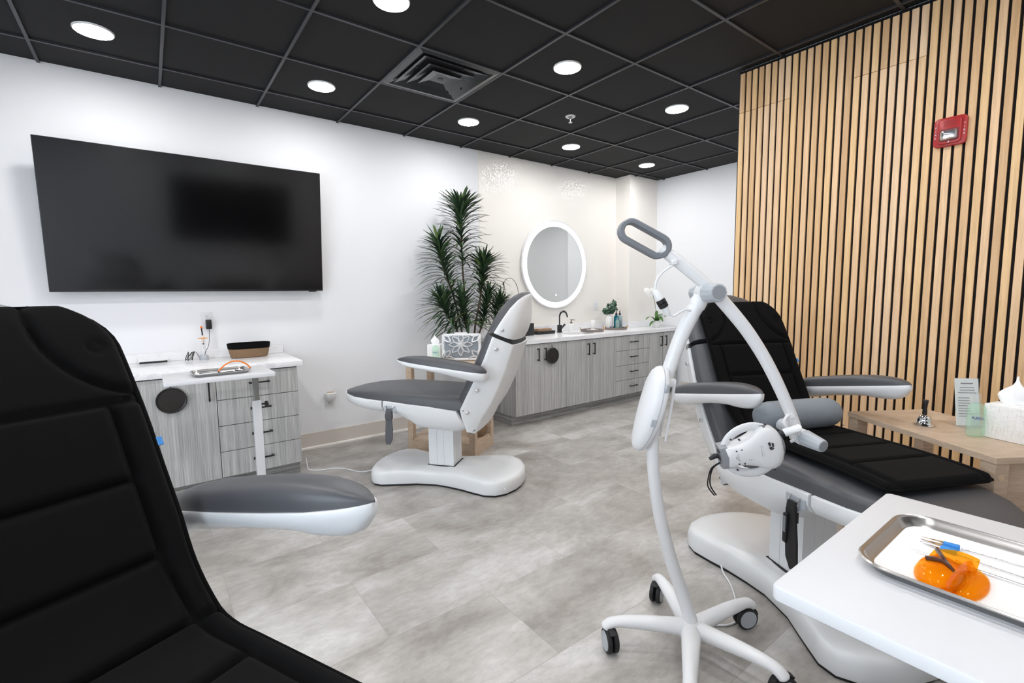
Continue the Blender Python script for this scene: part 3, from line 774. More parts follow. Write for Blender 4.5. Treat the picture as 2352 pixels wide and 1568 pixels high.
# quilted pads lying over back and seat
def pad_path(deg, dz, top=((-.488, 1.266), (-.462, 1.232), (-.420, 1.160))):
    T = recline(deg, dz)
    back = [T @ Vector((x, 0, z)) for x, z in top + ((-.366, 1.05), (-.308, .915), (-.240, .775))]
    seat = [Vector((x, 0, z + dz)) for x, z in ((-.175, .700), (-.115, .681), (-.03, .682), (.1, .685), (.25, .688), (.36, .688), (.45, .685), (.52, .679))]
    return [Vector((p.x, p.z)) for p in spline(back + seat, 10)]
def make_pad(label, pos, rec, hw=.226, hw_seat=.215, tagside=1, shift=.024, **kw):
    PATH = pad_path(*rec, **kw)
    t = thing('heated_seat_pad', label, 'chair pad', pos[0], pos[1], 'black quilted chair pads')
    L = [0]
    for a, b in zip(PATH[:-1], PATH[1:]): L.append(L[-1] + (Vector(a) - Vector(b)).length)
    tot = L[-1]
    def at(s):
        for i in range(len(L) - 1):
            if s <= L[i + 1]:
                u = (s - L[i]) / (L[i + 1] - L[i]); p = Vector(PATH[i]).lerp(Vector(PATH[i + 1]), u)
                d = (Vector(PATH[min(i + 2, len(L) - 1)]) - Vector(PATH[max(i - 1, 0)])).normalized(); return p, d
        return Vector(PATH[-1]), (Vector(PATH[-1]) - Vector(PATH[-2])).normalized()
    hseams = [.245, .405, .560, .715, .88, 1.04, 1.19]
    crease = .60
    NU, NV = 190, 66
    def half(s):
        r = .115
        h = hw
        if s < r: h = hw - r + math.sqrt(max(r * r - (r - s) ** 2, 0))
        k = min(max((s - .5) / .2, 0), 1); h = h * (1 - k) + min(h, hw_seat) * k
        re = .03
        if tot - s < re: h -= re - math.sqrt(max(re * re - (re - (tot - s)) ** 2, 0))
        return max(h, .004)
    def groove(d, wd): return math.exp(-(d / wd) ** 2)
    def hgt(s, v):
        h = half(s); e = min(h - abs(v), s + .002, tot - s + .002)
        th = .024 * min(1, max(e, 0) / .016) ** .5 + .002
        g = 0
        vs = .172 if s > .245 else 9
        inner = abs(v) < .172
        for k, q in enumerate(hseams):
            if k in (0,) or inner or k in (3,): g = max(g, groove(s - q, .007))
        if s > .245: g = max(g, groove(abs(v) - .172, .008))
        if s < .245:      # curved seam round the head corners
            d = math.hypot((s - .05) / 1.12, abs(v) - .262); g = max(g, groove(d - .165, .008))
            bt = math.hypot(s - .118, abs(v) - .185); g = max(g, .5 * groove(bt - .012, .0035))
        puff = 0
        if inner and s > .25: puff = .004
        eg = groove(e - .008, .003) * .3
        return th * (1 - .62 * g) + puff * (1 - g) - .006 * eg
    bm = new(); top = []; bot = []
    S = [tot * i / NU for i in range(NU + 1)]
    for s in S:
        p, d = at(s); nrm = Vector((-d.y, d.x))          # (x,z) normal
        h = half(s); rt, rb = [], []
        for j in range(NV + 1):
            v = h * (2 * j / NV - 1); k = hgt(s, v)
            rt.append(bm.verts.new((p.x + nrm.x * k, v + shift, p.y + nrm.y * k)))
            rb.append(bm.verts.new((p.x, v + shift, p.y)))
        top.append(rt); bot.append(rb)
    for A, flip in ((top, 0), (bot, 1)):
        for i in range(NU):
            for j in range(NV):
                f = (A[i][j], A[i][j + 1], A[i + 1][j + 1], A[i + 1][j]); bm.faces.new(f if not flip else tuple(reversed(f)))
    for i in range(NU):
        for j in (0, NV): bm.faces.new((top[i][j], top[i + 1][j], bot[i + 1][j], bot[i][j]))
    for i in (0, NU):
        for j in range(NV): bm.faces.new((top[i][j], top[i][j + 1], bot[i][j + 1], bot[i][j]))
    pd = obj('quilted_cover', bm, m_fab, t, smooth=80)
    # bound edge
    P = []
    for sg in (1, -1):
        seq = S if sg == 1 else list(reversed(S))
        for s in seq[::3]:
            p, d = at(s); nrm = Vector((-d.y, d.x))
            P.append(Vector((p.x + nrm.x * .006, sg * half(s) + shift, p.y + nrm.y * .006)))
    obj('edge_binding', tube(new(), P, .0055, 6), m_fab, t, smooth=80)
    s = .342; p, d = at(s)
    c = Vector((p.x + .006, shift + tagside * (half(s) + .006), p.y + .006))
    T = basis(c, (d.x, 0, d.y), (0, 1, 0))
    tg = obj('care_tag', box(new(), -.009, .009, -.006, .008, -.002, .002, .0008, 1, T), m_blue, t, smooth=0)
    tg['label'] = 'small blue fabric tag'
    return t
make_pad('black quilted heated pad covering the left foreground chair', POS1, REC1, hw=.228, shift=.018, top=((-.512, 1.286), (-.474, 1.24), (-.424, 1.160)))
make_pad('black quilted heated pad draped over the right chair under the grey bolster', POS3, REC3)

# bolster on chair 3
def chair_T(pos): return Matrix.Translation(pos[0]) @ Matrix.Rotation(pos[1], 4, 'Z')
T3, T1, T2 = chair_T(POS3), chair_T(POS1), chair_T(((.238, -1.314, 0), R(128.5)))
t = thing('bolster_pillow', 'grey satin bolster pillow lying across the black pad of the right chair', 'pillow', T3 @ Vector((-.055, .0, .776)), POS3[1] + R(2))
bm = new(); rings = []
for y, r in ((-.195, .003), (-.1945, .03), (-.185, .050), (-.168, .060), (-.14, .0645), (-.08, .066), (0, .0665), (.08, .066), (.14, .0645), (.168, .060), (.185, .050), (.1945, .03), (.195, .003)):
    rings.append([Vector((r * math.cos(2 * PI * i / 40) * (1 + .012 * math.sin(5 * i + y * 60)), y, r * math.sin(2 * PI * i / 40) * .97 * (1 + .012 * math.cos(3 * i + y * 40)))) for i in range(40)])
loft(bm, rings); obj('cover', bm, m_fgrey, t, smooth=80)
obj('drawstring', tube(new(), spline([(.02, .194, -.01), (.03, .202, -.03), (.024, .21, -.052), (.04, .206, -.054)]), .002, 6), m_dgrey, t)

# strap pouches hanging from the wire loops
def pouch(T, s, label, m, lean):
    t = thing('strap_pouch', label, 'pouch', (0, 0, 0))
    x0 = .271; y = s * .297
    bm = new(); rings = []
    for z, xa, xb, yo in ((.560, .017, .017, .000), (.545, .019, .019, .004), (.52, .021, .021, .006), (.47, .022, .022, .008), (.42, .026, .026, .012), (.36, .022, .028, .018), (.325, .004, .024, .02)):
        c = x0 + lean * (.56 - z)
        rings.append([Vector((c - xa, y + s * yo, z)), Vector((c + xb, y + s * yo, z)), Vector((c + xb, y + s * (yo + .008), z)), Vector((c - xa, y + s * (yo + .008), z))])
    loft(bm, rings)
    for v in bm.verts: v.co = T @ v.co
    obj('strap', bm, m, t, smooth=0)
    c = x0 + lean * .05
    bm = box(new(), c - .024, c + .024, y + s * .0 - .004, y + s * .016 + .004, .492, .528, .002, 1, T); o = obj('buckle_flap', bm, m_vinyl if m is not m_dark else m_dark, t)
    return t
pouch(T2, 1, 'dark grey strap pouch hanging from the side of the middle chair', m_vinyl, -.04)
pouch(T3, -1, 'black strap pouch hanging from the side of the right chair, holding a remote', m_dark, .13)
t = thing('remote_control', 'dark handheld chair remote tucked in the black strap pouch', 'remote control', (0, 0, 0))
bm = box(new(), .254, .274, -.324, -.310, .405, .515, .005, 2, T3); obj('body', bm, m_blkp, t)
bm = box(new(), .257, .271, -.3255, -.3235, .445, .505, .001, 1, T3); obj('keypad', bm, m_dgrey, t)
# cords, parts of the chairs they feed
def cord(chair, T, P, r=.004):
    Ti = T.inverted(); obj('power_cord', tube(new(), spline([Ti @ Vector(p) for p in P], 8), r, 8), m_white, chair, 80)
cord(c2, T2, [(-.52, -.535, .1), (-.512, -.545, .02), (-.49, -.56, .0045), (-.42, -.61, .0045), (-.36, -.62, .0045), (-.29, -.68, .0045), (-.22, -.82, .0045), (-.17, -.89, .02), (-.145, -.91, .03)])
cord(c3, T3, [(.70, -3.13, .03), (.655, -3.17, .01), (.60, -3.235, .0045), (.52, -3.30, .0045), (.45, -3.345, .0045), (.40, -3.375, .0045), (.335, -3.365, .0045), (.27, -3.31, .0045)])
# ================================================================== WHITENING LAMP ON STAND
# local frame: x along the picture, y away from the camera, z up
LP = (.11, -3.35, 0); LR = R(-37.16)
lamp = thing('whitening_lamp', 'tall white whitening lamp on a five wheeled stand beside the right chair', 'lamp', LP, LR)
P = spline([(.003, 0, .095), (-.031, 0, .208), (-.082, 0, .358), (-.124, 0, .521), (-.148, 0, .681), (-.152, 0, .807), (-.138, 0, .923), (-.107, 0, 1.022), (-.066, 0, 1.143), (-.028, 0, 1.228), (.004, 0, 1.285)], 5)
rad = [.025 - .004 * min(1, i / 18) + (.006 * max(0, (i - 28) / 22)) for i in range(len(P))]
obj('post', tube(new(), P, rad, 20), m_white, lamp, smooth=60)
hub = obj('hub', lathe(new(), [(.02, .062), (.05, .066), (.058, .082), (.05, .104), (.036, .113), (.03, .120), (.0, .120)], 32), m_white, lamp)
def caster(parent, c, yaw):
    T = Matrix.Translation(c) @ Matrix.Rotation(yaw, 4, 'Z')
    g = obj('caster', tube(new(), [T @ Vector((0, 0, .055)), T @ Vector((0, 0, .092))], .008, 12), m_blk, parent)
    bm = new(); Tx = T @ basis((-.014, 0, .042), (1, 0, 0), (0, 0, 1))
    for s in (-1, 1):
        lathe(bm, [(.002, s * .004), (.038, s * .004), (.042, s * .007), (.042, s * .018), (.038, s * .0215), (.034, s * .021)], 30, T=Tx)
    obj('wheel', bm, m_dark, g)
    bm = new()
    for s in (-1, 1): lathe(bm, [(.0345, s * .020), (.0335, s * .0226), (.014, s * .0234), (.001, s * .0234)], 30, T=Tx)
    obj('wheel_cap', bm, m_lgrey, g)
    bm = new(); rings = []
    for k in range(9):
        a = R(10 + 120 * k / 8)
        rings.append([T @ Vector((-.014 + (r) * math.cos(a), yy, .042 + r * math.sin(a))) for r, yy in ((.0425, -.011), (.049, -.011), (.049, .011), (.0425, .011))])
    loft(bm, rings); obj('fork', bm, m_dark, g)
for th, cy in ((139.7, 62), (59, 20), (-12.7, -28), (-84.5, 150), (-148.5, 100)):
    a = R(th) - LR; c, s = math.cos(a), math.sin(a); D_ = lambda r, z: (c * r, s * r, z)
    bm = tube(new(), spline([D_(.02, .090), D_(.09, .097), (D_(.17, .104)), D_(.24, .106), D_(.285, .101), D_(.306, .088), D_(.312, .080)], 4), [.036 - .014 * min(1, i / 14) for i in range(22)] + [.021, .018, .012], 14, .82)
    l_ = obj('leg', bm, m_white, lamp, smooth=60)
    caster(l_, Vector(D_(.297, 0)), R(cy) - LR)
# control unit: domed teardrop on the left of the post
bm = new(); rings = []
for k, (u, f) in enumerate(((.018, .92), (.013, .98), (.0, 1.0), (-.014, .985), (-.026, .92), (-.036, .78), (-.043, .55), (-.046, .2))):
    ring = []
    for i in range(40):
        a = 2 * PI * i / 40; zz = .148 * f * math.sin(a); yy = .074 * f * sgnpow(math.cos(a), .85) * (1 + .1 * math.sin(a))
        ring.append(Vector((-.152 + u + .26 * zz - .5 * zz * zz, yy, .905 + zz)))
    rings.append(ring)
loft(bm, rings); cu_ = obj('control_unit', bm, m_white, lamp, smooth=50)
bm = new(); rings = []
for k in range(41):
    a = 2 * PI * k / 40; zz = .1485 * math.sin(a); yy = .0745 * sgnpow(math.cos(a), .85) * (1 + .1 * math.sin(a))
    rings.append(Vector((-.154 + .26 * zz - .5 * zz * zz, yy, .905 + zz)))
obj('seam_line', tube(new(), rings, .0012, 6), m_lgrey, cu_)
T = basis((-.128, -.066, .985), (.2, -.2, .96), (-.93, -.3, .2))
bm = new(); box(bm, -.016, .016, -.008, .008, -.004, .006, .002, 1, T); obj('rocker_switch', bm, m_lgrey, cu_)
T = basis((-.168, -.073, .87), (.2, 0, .98), (0, -1, 0))
obj('badge', box(new(), -.012, .012, -.002, .003, -.012, .004, .001, 1, T), m_lgrey, cu_)
bm = new()
for yy in (-.03, .03):
    tube(bm, [(-.090, yy, 1.01), (-.098, yy, .93), (-.112, yy, .84), (-.118, yy, .795)], [.006, .005, .005, .004], 8)
box(bm, -.128, -.086, -.036, .036, .985, 1.012, .004, 2)
obj('cable_hook', bm, m_white, lamp)
# head joint and boom
bm = lathe(new(), [(.001, -.034), (.026, -.030), (.031, -.025), (.031, .025), (.026, .030), (.001, .034)], 28, T=basis((.018, 0, 1.302), (1, 0, 0), (0, 0, 1)))
jt = obj('tilt_joint', bm, m_white, lamp)
obj('neck_collar', tube(new(), [(-.014, 0, 1.252), (-.011, 0, 1.258), (-.004, 0, 1.272), (.004, 0, 1.284)], [.026, .0285, .0285, .024], 24), m_white, lamp)
def ribbed(parent, c, ax, L, r0, r1, n=44):
    ax = Vector(ax).normalized(); e1 = ax.cross(Vector((0, 0, 1))).normalized(); e2 = ax.cross(e1); c = Vector(c); rings = []
    for t_, r in ((0, r0 * .9), (.04, r0), (.94, r1), (1, r1 * .9)):
        rings.append([c + ax * (L * t_) + (e1 * math.cos(2 * PI * i / n) + e2 * math.sin(2 * PI * i / n)) * r * (1 - (.05 if i % 4 == 0 else 0)) for i in range(n)])
    bm = new(); loft(bm, rings); k = obj('knob', bm, m_lgrey, parent, smooth=30)
    obj('knob_face', tube(new(), [c + ax * (L * .99), c + ax * (L * 1.015)], [r1 * .8, r1 * .76], 28), m_grey, k); return k
ribbed(jt, (.018, -.029, 1.302), (0.06, -1, 0), .068, .034, .029)
ribbed(jt, (.016, .029, 1.302), (-.05, 1, 0), .05, .031, .027)
B = spline([(-.135, -.0, 1.452), (-.118, 0, 1.438), (-.059, 0, 1.394), (.017, 0, 1.332), (.047, 0, 1.304), (.108, 0, 1.238), (.17, 0, 1.162), (.234, 0, 1.064), (.291, 0, .956), (.333, 0, .863), (.358, 0, .802)], 5)
obj('boom', tube(new(), B, [.0175 + .0045 * math.sin(PI * min(1, i / (len(B) - 1)) ** .8) for i in range(len(B))], 18), m_white, lamp, smooth=60)
# grip ring: stadium loop
c0 = Vector((-.193, 0, 1.484)); e1 = Vector((.875, 0, -.484)); e2 = Vector((.484, 0, .875)); e3 = Vector((0, -1, 0))
def stad(l, r, h, n=10):
    out = []
    for s, a0 in ((1, -90), (-1, 90)):
        for k in range(n + 1):
            a = R(a0 + 180 * k / n); out.append(c0 + e1 * (s * l + r * math.cos(a)) + e2 * (r * math.sin(a)) + e3 * h)
    return out
bm = new(); o_, i_ = .041, .023
loft(bm, [stad(.054, o_ - .004, -.022), stad(.054, o_, -.018), stad(.054, o_, .018), stad(.054, o_ - .004, .022), stad(.054, i_ + .003, .022), stad(.054, i_, .018), stad(.054, i_, -.018), stad(.054, i_ + .003, -.022), stad(.054, o_ - .004, -.022)], cap=(False, False))
obj('grip_ring', bm, m_dgrey, lamp, smooth=40)
# inline cable and connector
k_ = obj('cable', tube(new(), spline([(-.096, -.012, 1.404), (-.100, -.02, 1.396), (-.137, -.024, 1.371), (-.157, -.024, 1.342), (-.160, -.024, 1.305)], 6), .0042, 8), m_white, lamp)
obj('cable', tube(new(), spline([(-.118, -.024, 1.240), (-.105, -.024, 1.229), (-.094, -.024, 1.227), (-.075, -.024, 1.238), (-.055, -.022, 1.246), (-.035, -.018, 1.240), (-.028, -.012, 1.228)], 6), .0042, 8), m_white, lamp)
q0, q1 = Vector((-.162, -.024, 1.312)), Vector((-.117, -.024, 1.236)); L_ = lambda f: q0.lerp(q1, f)
o = obj('cable_connector', tube(new(), [L_(0), L_(.06), L_(.42), L_(.44)], [.007, .0115, .0135, .012], 18), m_white, lamp)
obj('coupling_ring', tube(new(), [L_(.40), L_(.42), L_(.55), L_(.565), L_(.58), L_(.74), L_(.76)], [.012, .0155, .0165, .014, .0165, .0155, .012], 18), m_blkp, o)
obj('plug', tube(new(), [L_(.74), L_(.80), L_(1.0), L_(1.12)], [.012, .0125, .0095, .005], 18), m_white, o)
obj('cable_clip', box(new(), -.108, -.088, -.03, .0, 1.396, 1.412, .003, 1), m_white, lamp)
# lower joint with knobs
bm = lathe(new(), [(.001, -.026), (.024, -.026), (.028, -.02), (.028, .02), (.024, .026), (.001, .026)], 28, T=basis((.362, 0, .800), (1, 0, 0), (0, 0, 1)))
j2 = obj('swivel_joint', bm, m_white, lamp)
ribbed(j2, (.365, -.02, .800), (.28, -1, -.12), .075, .029, .022)
ribbed(j2, (.345, .02, .815), (-.35, .8, .25), .05, .024, .021)
obj('cable', tube(new(), spline([(.318, -.02, .882), (.300, -.026, .878), (.288, -.028, .858), (.300, -.028, .838), (.325, -.028, .818), (.330, -.024, .796), (.318, -.02, .785)], 6), .0052, 8), m_white, lamp)
obj('cable_clip', box(new(), .305, .328, -.028, -.0, .868, .884, .003, 1), m_white, lamp)
# lamp head
HT = basis((.176, -.035, .764), (.966, -.08, .245), (-.245, 0, .966))     # x towards the wide end, z to the camera
def hp(x, y, z): return HT @ Vector((x, y, z))
bm = new(); rings = []
def headring(f, z, sh=0):
    prof = [(-.098, .036), (-.06, .037), (-.03, .043), (.0, .053), (.022, .066), (.04, .075), (.06, .075), (.078, .068), (.092, .050), (.099, .026), (.101, 0)]
    P_ = prof + [(x, -y) for x, y in reversed(prof[:-1])]
    return [hp(x * f + sh, y * f, z) for x, y in P_]
loft(bm, [headring(.86, -.034), headring(.96, -.026), headring(1, -.010), headring(1, .008), headring(.965, .022), headring(.88, .032), headring(.7, .038), headring(.3, .041)])
hd = obj('lamp_head', bm, m_white, lamp, smooth=60)
for s in (1, -1):
    P_ = spline([(-.088, s * .033, 0), (-.068, s * .057, 0), (-.038, s * .0745, 0), (-.004, s * .0820, 0), (.026, s * .0795, 0), (.054, s * .068, 0)], 6)
    obj('handle', tube(new(), [hp(*p) for p in P_], [.0072 + .0015 * math.sin(PI * i / (len(P_) - 1)) for i in range(len(P_))], 14, 1.7), m_white, hd, smooth=60)
# grey rim at the wide end with vents, grey collar at the narrow end
bm = new(); rings = []
for k in range(25):
    a = R(-75 + 150 * k / 24); ring = []
    for rr_, z in ((.84, .026), (.985, .018), (1.03, 0), (.985, -.024), (.84, -.03)):
        ring.append(hp(.028 + .078 * rr_ * math.cos(a), .079 * rr_ * math.sin(a), z))
    rings.append(ring)
loft(bm, rings); obj('rim_band', bm, m_grey, hd, smooth=60)
bm = new()
for k in range(12):
    a = R(38 + k * 4); c = hp(.028 + .0795 * math.cos(a), .0805 * math.sin(a), .010)
    tube(bm, [c, c + (HT.to_3x3() @ Vector((0, 0, -.014)))], .0013, 5)
obj('vent_slots', bm, m_inkd, hd)
bm = new(); loft(bm, [[hp(x, y * 1.0, z) for y, z in ((.041, -.026), (.043, .0), (.036, .026), (0, .032), (-.036, .026), (-.043, 0), (-.041, -.026), (0, -.03))] for x in (-.083, -.092, -.108)])
cl = obj('end_collar', bm, m_grey, hd, smooth=30)
T = HT @ basis((-.1085, 0, 0), (0, 1, 0), (0, 0, 1))
bm = new(); box(bm, -.012, .008, -.012, .012, -.002, .004, 0, 1, T); box(bm, .018, .028, -.004, .014, -.002, .003, 0, 1, T); obj('socket', bm, m_inkd, cl, smooth=0)
obj('plug', tube(new(), [hp(-.105, .0, -.008), hp(-.122, .002, -.01), hp(-.14, -.006, -.012)], [.009, .009, .006], 12), m_blkp, hd)
for dx in (0, .006):
    obj('cord', tube(new(), spline([hp(-.105 - dx, -.022, -.004), hp(-.135 - dx, -.035, -.004), hp(-.152 - dx, -.065, -.006), hp(-.158 - dx * 1.5, -.10, -.008), hp(-.146 - dx, -.138, -.010)], 6), .0024, 7), m_blkp, hd)
# printing on the head: emblem, speaker holes, spec text
def onhead(x, y): 
    return HT @ Matrix.Translation((x, y, .0405))
bm = new()
prism(bm, [(.043, .026), (.050, .030), (.053, .020), (.047, .014)], .036, .0415, T=HT); prism(bm, [(.056, .026), (.062, .022), (.061, .010), (.055, .013)], .034, .0405, T=HT)
for k in range(4): prism(bm, [(.044 + k * .004, .010), (.046 + k * .004, .012), (.05 + k * .003, .003), (.048 + k * .003, .002)], .034, .041, T=HT)
prism(bm, [(.046, .012), (.054, .013), (.056, .004), (.049, .001)], .034, .0408, T=HT)
obj('emblem', bm, m_inkd, hd, smooth=0)
bm = new()
for i in range(7):
    for j in range(7):
        x, y = -.052 + (i - 3) * .0042, (j - 3) * .0042
        if math.hypot(i - 3, j - 3) < 3.4: prism(bm, rrect(.0022, .0022, .0008, 2, (x, y - .002)), .030, .0392, T=HT)
obj('speaker_holes', bm, m_ink, hd, smooth=0)
bm = new()
random.seed(5)
for r_ in range(6):
    x = -.026 + r_ * .0052; L1 = random.uniform(.018, .032)
    prism(bm, [(x, -.018), (x + .0016, -.018), (x + .0016, -.018 + L1), (x, -.018 + L1)], .034, .0404, T=HT)
for r_ in range(2):
    x = .018 + r_ * .006; prism(bm, [(x, -.014), (x + .0015, -.014), (x + .0015, .022), (x, .022)], .036, .0410, T=HT)
obj('printed_text', bm, m_ink, hd, smooth=0)
bm = new()
for x, y in ((-.035, .048), (-.035, -.048), (-.062, .055), (-.062, -.055), (.058, .081), (.058, -.081), (-.06, .022), (-.06, -.024), (-.042, .022), (-.042, -.026)):
    z = .012 if abs(y) > .04 else .037
    lathe(bm, [(.003, z - .008), (.003, z + .002), (.001, z + .002)], 10, T=HT @ Matrix.Translation((x, y, 0)))
obj('screw', bm, m_inkd, hd)
hk = new(); tube(hk, [hp(.095, .028, 0), hp(.118, .034, .002)], [.0125, .0125], 16)
obj('rubber_collar', hk, m_blkp, lamp)
obj('head_arm', tube(new(), [hp(.112, .033, .0015), hp(.118, .034, .002), hp(.158, .044, .012), Vector((.345, -.012, .806))], [.011, .014, .0135, .010], 16), m_white, lamp)

# ================================================================== TRAY TABLES
def tray_table(label, x0, x1, y0, y1, z, px, py, reach):
    t = thing('tray_table', label, 'table', ((x0 + x1) / 2, (y0 + y1) / 2, 0), 0)
    W, D = x1 - x0, y1 - y0; px -= (x0 + x1) / 2; py -= (y0 + y1) / 2
    obj('table_top', prism(new(), rrect(W, D, .012, 4), z - .022, z, .003), m_wlam, t)
    obj('support_plate', box(new(), px - .09, px + .09, py - .09, py + .09, z - .034, z - .0215), m_blk, t, smooth=0)
    obj('inner_post', box(new(), px - .016, px + .016, py - .016, py + .016, .4, z - .03, .002, 1), m_inner, t)
    obj('post', box(new(), px - .024, px + .024, py - .021, py + .021, .03, z - .20, .003, 1), m_wlam, t)
    k = obj('height_knob', cyl(new(), (px + .02, py - .0, z - .23), (px + .055, py, z - .23), .006, 12), m_blk, t)
    bm = new(); lathe(bm, [(.006, -.009), (.017, -.009), (.019, 0), (.017, .009), (.006, .009)], 7, T=basis((px + .055, py, z - .23), (0, 1, 0), (0, 0, 1)))
    obj('knob', bm, m_blkp, k, smooth=20)
    bm = new(); box(bm, px + .065, px + .12, py - reach[0], py + reach[1], .012, .034, .003, 1); box(bm, px - .03, px + .07, py - .03, py + .03, .012, .034); obj('foot_bar', bm, m_wlam, t)
    bm = new(); box(bm, px - .22, px + .22, py - reach[0] - .0, py - reach[0] + .06, .012, .034, .003, 1); obj('cross_foot', bm, m_wlam, t)
    bm = new()
    for ax, ay in ((px - .2, py - reach[0] + .03), (px + .2, py - reach[0] + .03), (px + .09, py + reach[1] - .02)): lathe(bm, [(.014, 0), (.016, .004), (.014, .0125)], 14, c=(ax, ay, 0))
    obj('foot_pads', bm, m_dark, t)
    return t
TZ = .862
tray_table('white tray table on a single post in front of the drawers below the television', -1.352, -.812, -1.185, -.815, TZ, -.885, -.93, (.22, .372))
tray_table('white tray table filling the lower right foreground, next to the right chair', -.663, -.120, -4.33, -3.952, TZ, -.22, -4.12, (.2, .14))
def metal_tray(label, c, W, D, rot, r=.045):
    t = thing('instrument_tray', label, 'tray', c, rot)
    bm = new(); rings = []
    for w_, d_, z, rr_ in ((W - .03, D - .03, 0, r - .012), (W - .026, D - .026, .0008, r - .01), (W - .008, D - .008, .017, r - .003), (W, D, .0185, r), (W + .004, D + .004, .0165, r + .001), (W + .003, D + .003, .0145, r + .001), (W - .004, D - .004, .0155, r - .002), (W - .010, D - .010, .016, r - .004), (W - .028, D - .028, .0022, r - .011), (W - .03, D - .03, .0018, r - .012)):
        rings.append([Vector((p[0], p[1], z)) for p in rrect(w_, d_, rr_, 8)])
    loft(bm, rings); obj('tray_pan', bm, m_steel, t, smooth=50)
    lb = one('tray_liner', prism(new(), rrect(W - .036, D - .036, r - .014, 6), .0021, .0034), m_paperw, 'white paper liner in the steel tray ' + label[label.index(' on ') + 1:], 'liner', None, None, 0)
    lb.location = c; lb.rotation_euler = (0, 0, rot)
    return t
FT = (-.382, -4.186, TZ + .0002)
metal_tray('steel instrument tray on the foreground white table', FT, .268, .355, R(0), .05)
BT = (-1.075, -1.005, TZ + .0002)
metal_tray('steel instrument tray on the white table before the drawers', BT, .285, .215, R(2), .04)
def goggles(label, T, folded=True, wrap=1.25, hgt=.050, wid=.068):
    t = thing('safety_glasses', label, 'safety glasses', (0, 0, 0))
    bm = new(); rings = []
    n = 26; W = wid
    def lens_pt(a, h):       # a in -1..1 across the face, h 0..1 brow to cheek
        x = W * a; y = -.052 * (abs(a) ** 2.2) * wrap
        z = hgt * (h - .5) * (1 - .12 * a * a)
        if h < .5: z += .018 * math.exp(-(a / .12) ** 2) * (1 - 2 * h)       # nose cut out
        return Vector((x, y + .010 * math.sin(PI * h), z))
    for k in range(n + 1):
        a = 2 * k / n - 1; f = [lens_pt(a, j / 6) for j in range(7)]
        rings.append(f + [p + Vector((0, -.0022, 0)) for p in reversed(f)])
    loft(bm, rings)
    for v in bm.verts: v.co = T @ v.co
    obj('wrap_lens', bm, m_orange if folded else m_clear, t, smooth=60)
    for s in (1, -1):
        bm = new(); P_ = [(s * W, -.064, .012), (s * (W - .006), -.085, .012), (s * (W - .03), -.098, .010), (s * (W - .075), -.096, .004), (s * (W - .11), -.088, -.008)]
        if not folded: P_ = [(s * W, -.058, .012), (s * (W - .012), -.066, .010), (s * (W - .05), -.067, .006), (s * .004, -.064 + .004 * s, .002)]
        tube(bm, spline(P_, 5), .0035, 8, 1.6)
        for v in bm.verts: v.co = T @ v.co
        obj('temple_arm', bm, m_dbrown if folded else m_blkp, t)
        if not folded: continue
        bm = new(); loft(bm, [[Vector((s * W, -.062, -.02)), Vector((s * W, -.062, .022)), Vector((s * (W + .002), -.062, .022)), Vector((s * (W + .002), -.062, -.02))], [Vector((s * (W - .003), -.092, -.012)), Vector((s * (W - .003), -.092, .018)), Vector((s * (W - .001), -.092, .018)), Vector((s * (W - .001), -.092, -.012))]])
        for v in bm.verts: v.co = T @ v.co
        obj('side_shield', bm, m_orange if folded else m_clear, t, smooth=0)
    bm = tube(new(), spline([lens_pt(a / 8, 1.0) + Vector((0, .0, .001)) for a in range(-8, 9)], 2), .0042, 8)
    for v in bm.verts: v.co = T @ v.co
    obj('brow_bar', bm, m_orange if folded else m_orangef, t)
    return t
# the foreground pair lies collapsed: big domed lens, nose ridge, second lens, side shield, two dark temples
t = thing('safety_glasses', 'orange tinted safety glasses lying in the foreground instrument tray', 'safety glasses', (-.446, -4.110, TZ + .0045)); t.scale = (.86, .86, .86)
def sheet(name, f, nu=20, nv=14, th=.0016, m=m_orange):
    bm = new(); A = [[bm.verts.new(f(2 * i / nu - 1, 2 * j / nv - 1)) for j in range(nv + 1)] for i in range(nu + 1)]
    B_ = [[bm.verts.new(v.co + Vector((0, 0, th))) for v in r] for r in A]
    for G in (A, B_):
        for i in range(nu):
            for j in range(nv): bm.faces.new((G[i][j], G[i + 1][j], G[i + 1][j + 1], G[i][j + 1]))
    for i in range(nu):
        for j in (0, nv): bm.faces.new((A[i][j], A[i + 1][j], B_[i + 1][j], B_[i][j]))
    for j in range(nv):
        for i in (0, nu): bm.faces.new((A[i][j], A[i][j + 1], B_[i][j + 1], B_[i][j]))
    return obj(name, bm, m, t, smooth=50)
def disc(u, v): return u * math.sqrt(max(0, 1 - v * v / 2)), v * math.sqrt(max(0, 1 - u * u / 2))
def dome(u, v):
    a, b = disc(u, v); r2 = min(1, a * a + b * b)
    return Vector((-.002 + .066 * a, .006 + .035 * b + .004 * a, .003 + .022 * (1 - r2) ** .55))
sheet('main_lens', dome)
sheet('lens_skirt', lambda u, v: Vector((-.002 + .067 * math.cos(R(200 + 150 * (u + 1) / 2)) , .004 + .036 * math.sin(R(200 + 150 * (u + 1) / 2)), .001 + .010 * (v + 1) / 2)), 24, 4)
def low(u, v):
    a, b = disc(u, v); r2 = min(1, a * a + b * b)
    return Vector((.004 + .062 * a, -.034 + .022 * b, .001 + .010 * (1 - r2) ** .6))
sheet('second_lens', low)
sheet('nose_ridge', lambda u, v: Vector((.002 + .064 * u, -.022 - .006 * u + .004 * v, .002 + (.015 + .012 * (1 - u * u)) * (v + 1) / 2)), 20, 6)
sheet('side_shield', lambda u, v: Vector((.047 + .017 * v + .006 * u, -.006 - .028 * u, .014 + .008 * v + .006 * (1 - u * u))), 14, 8)
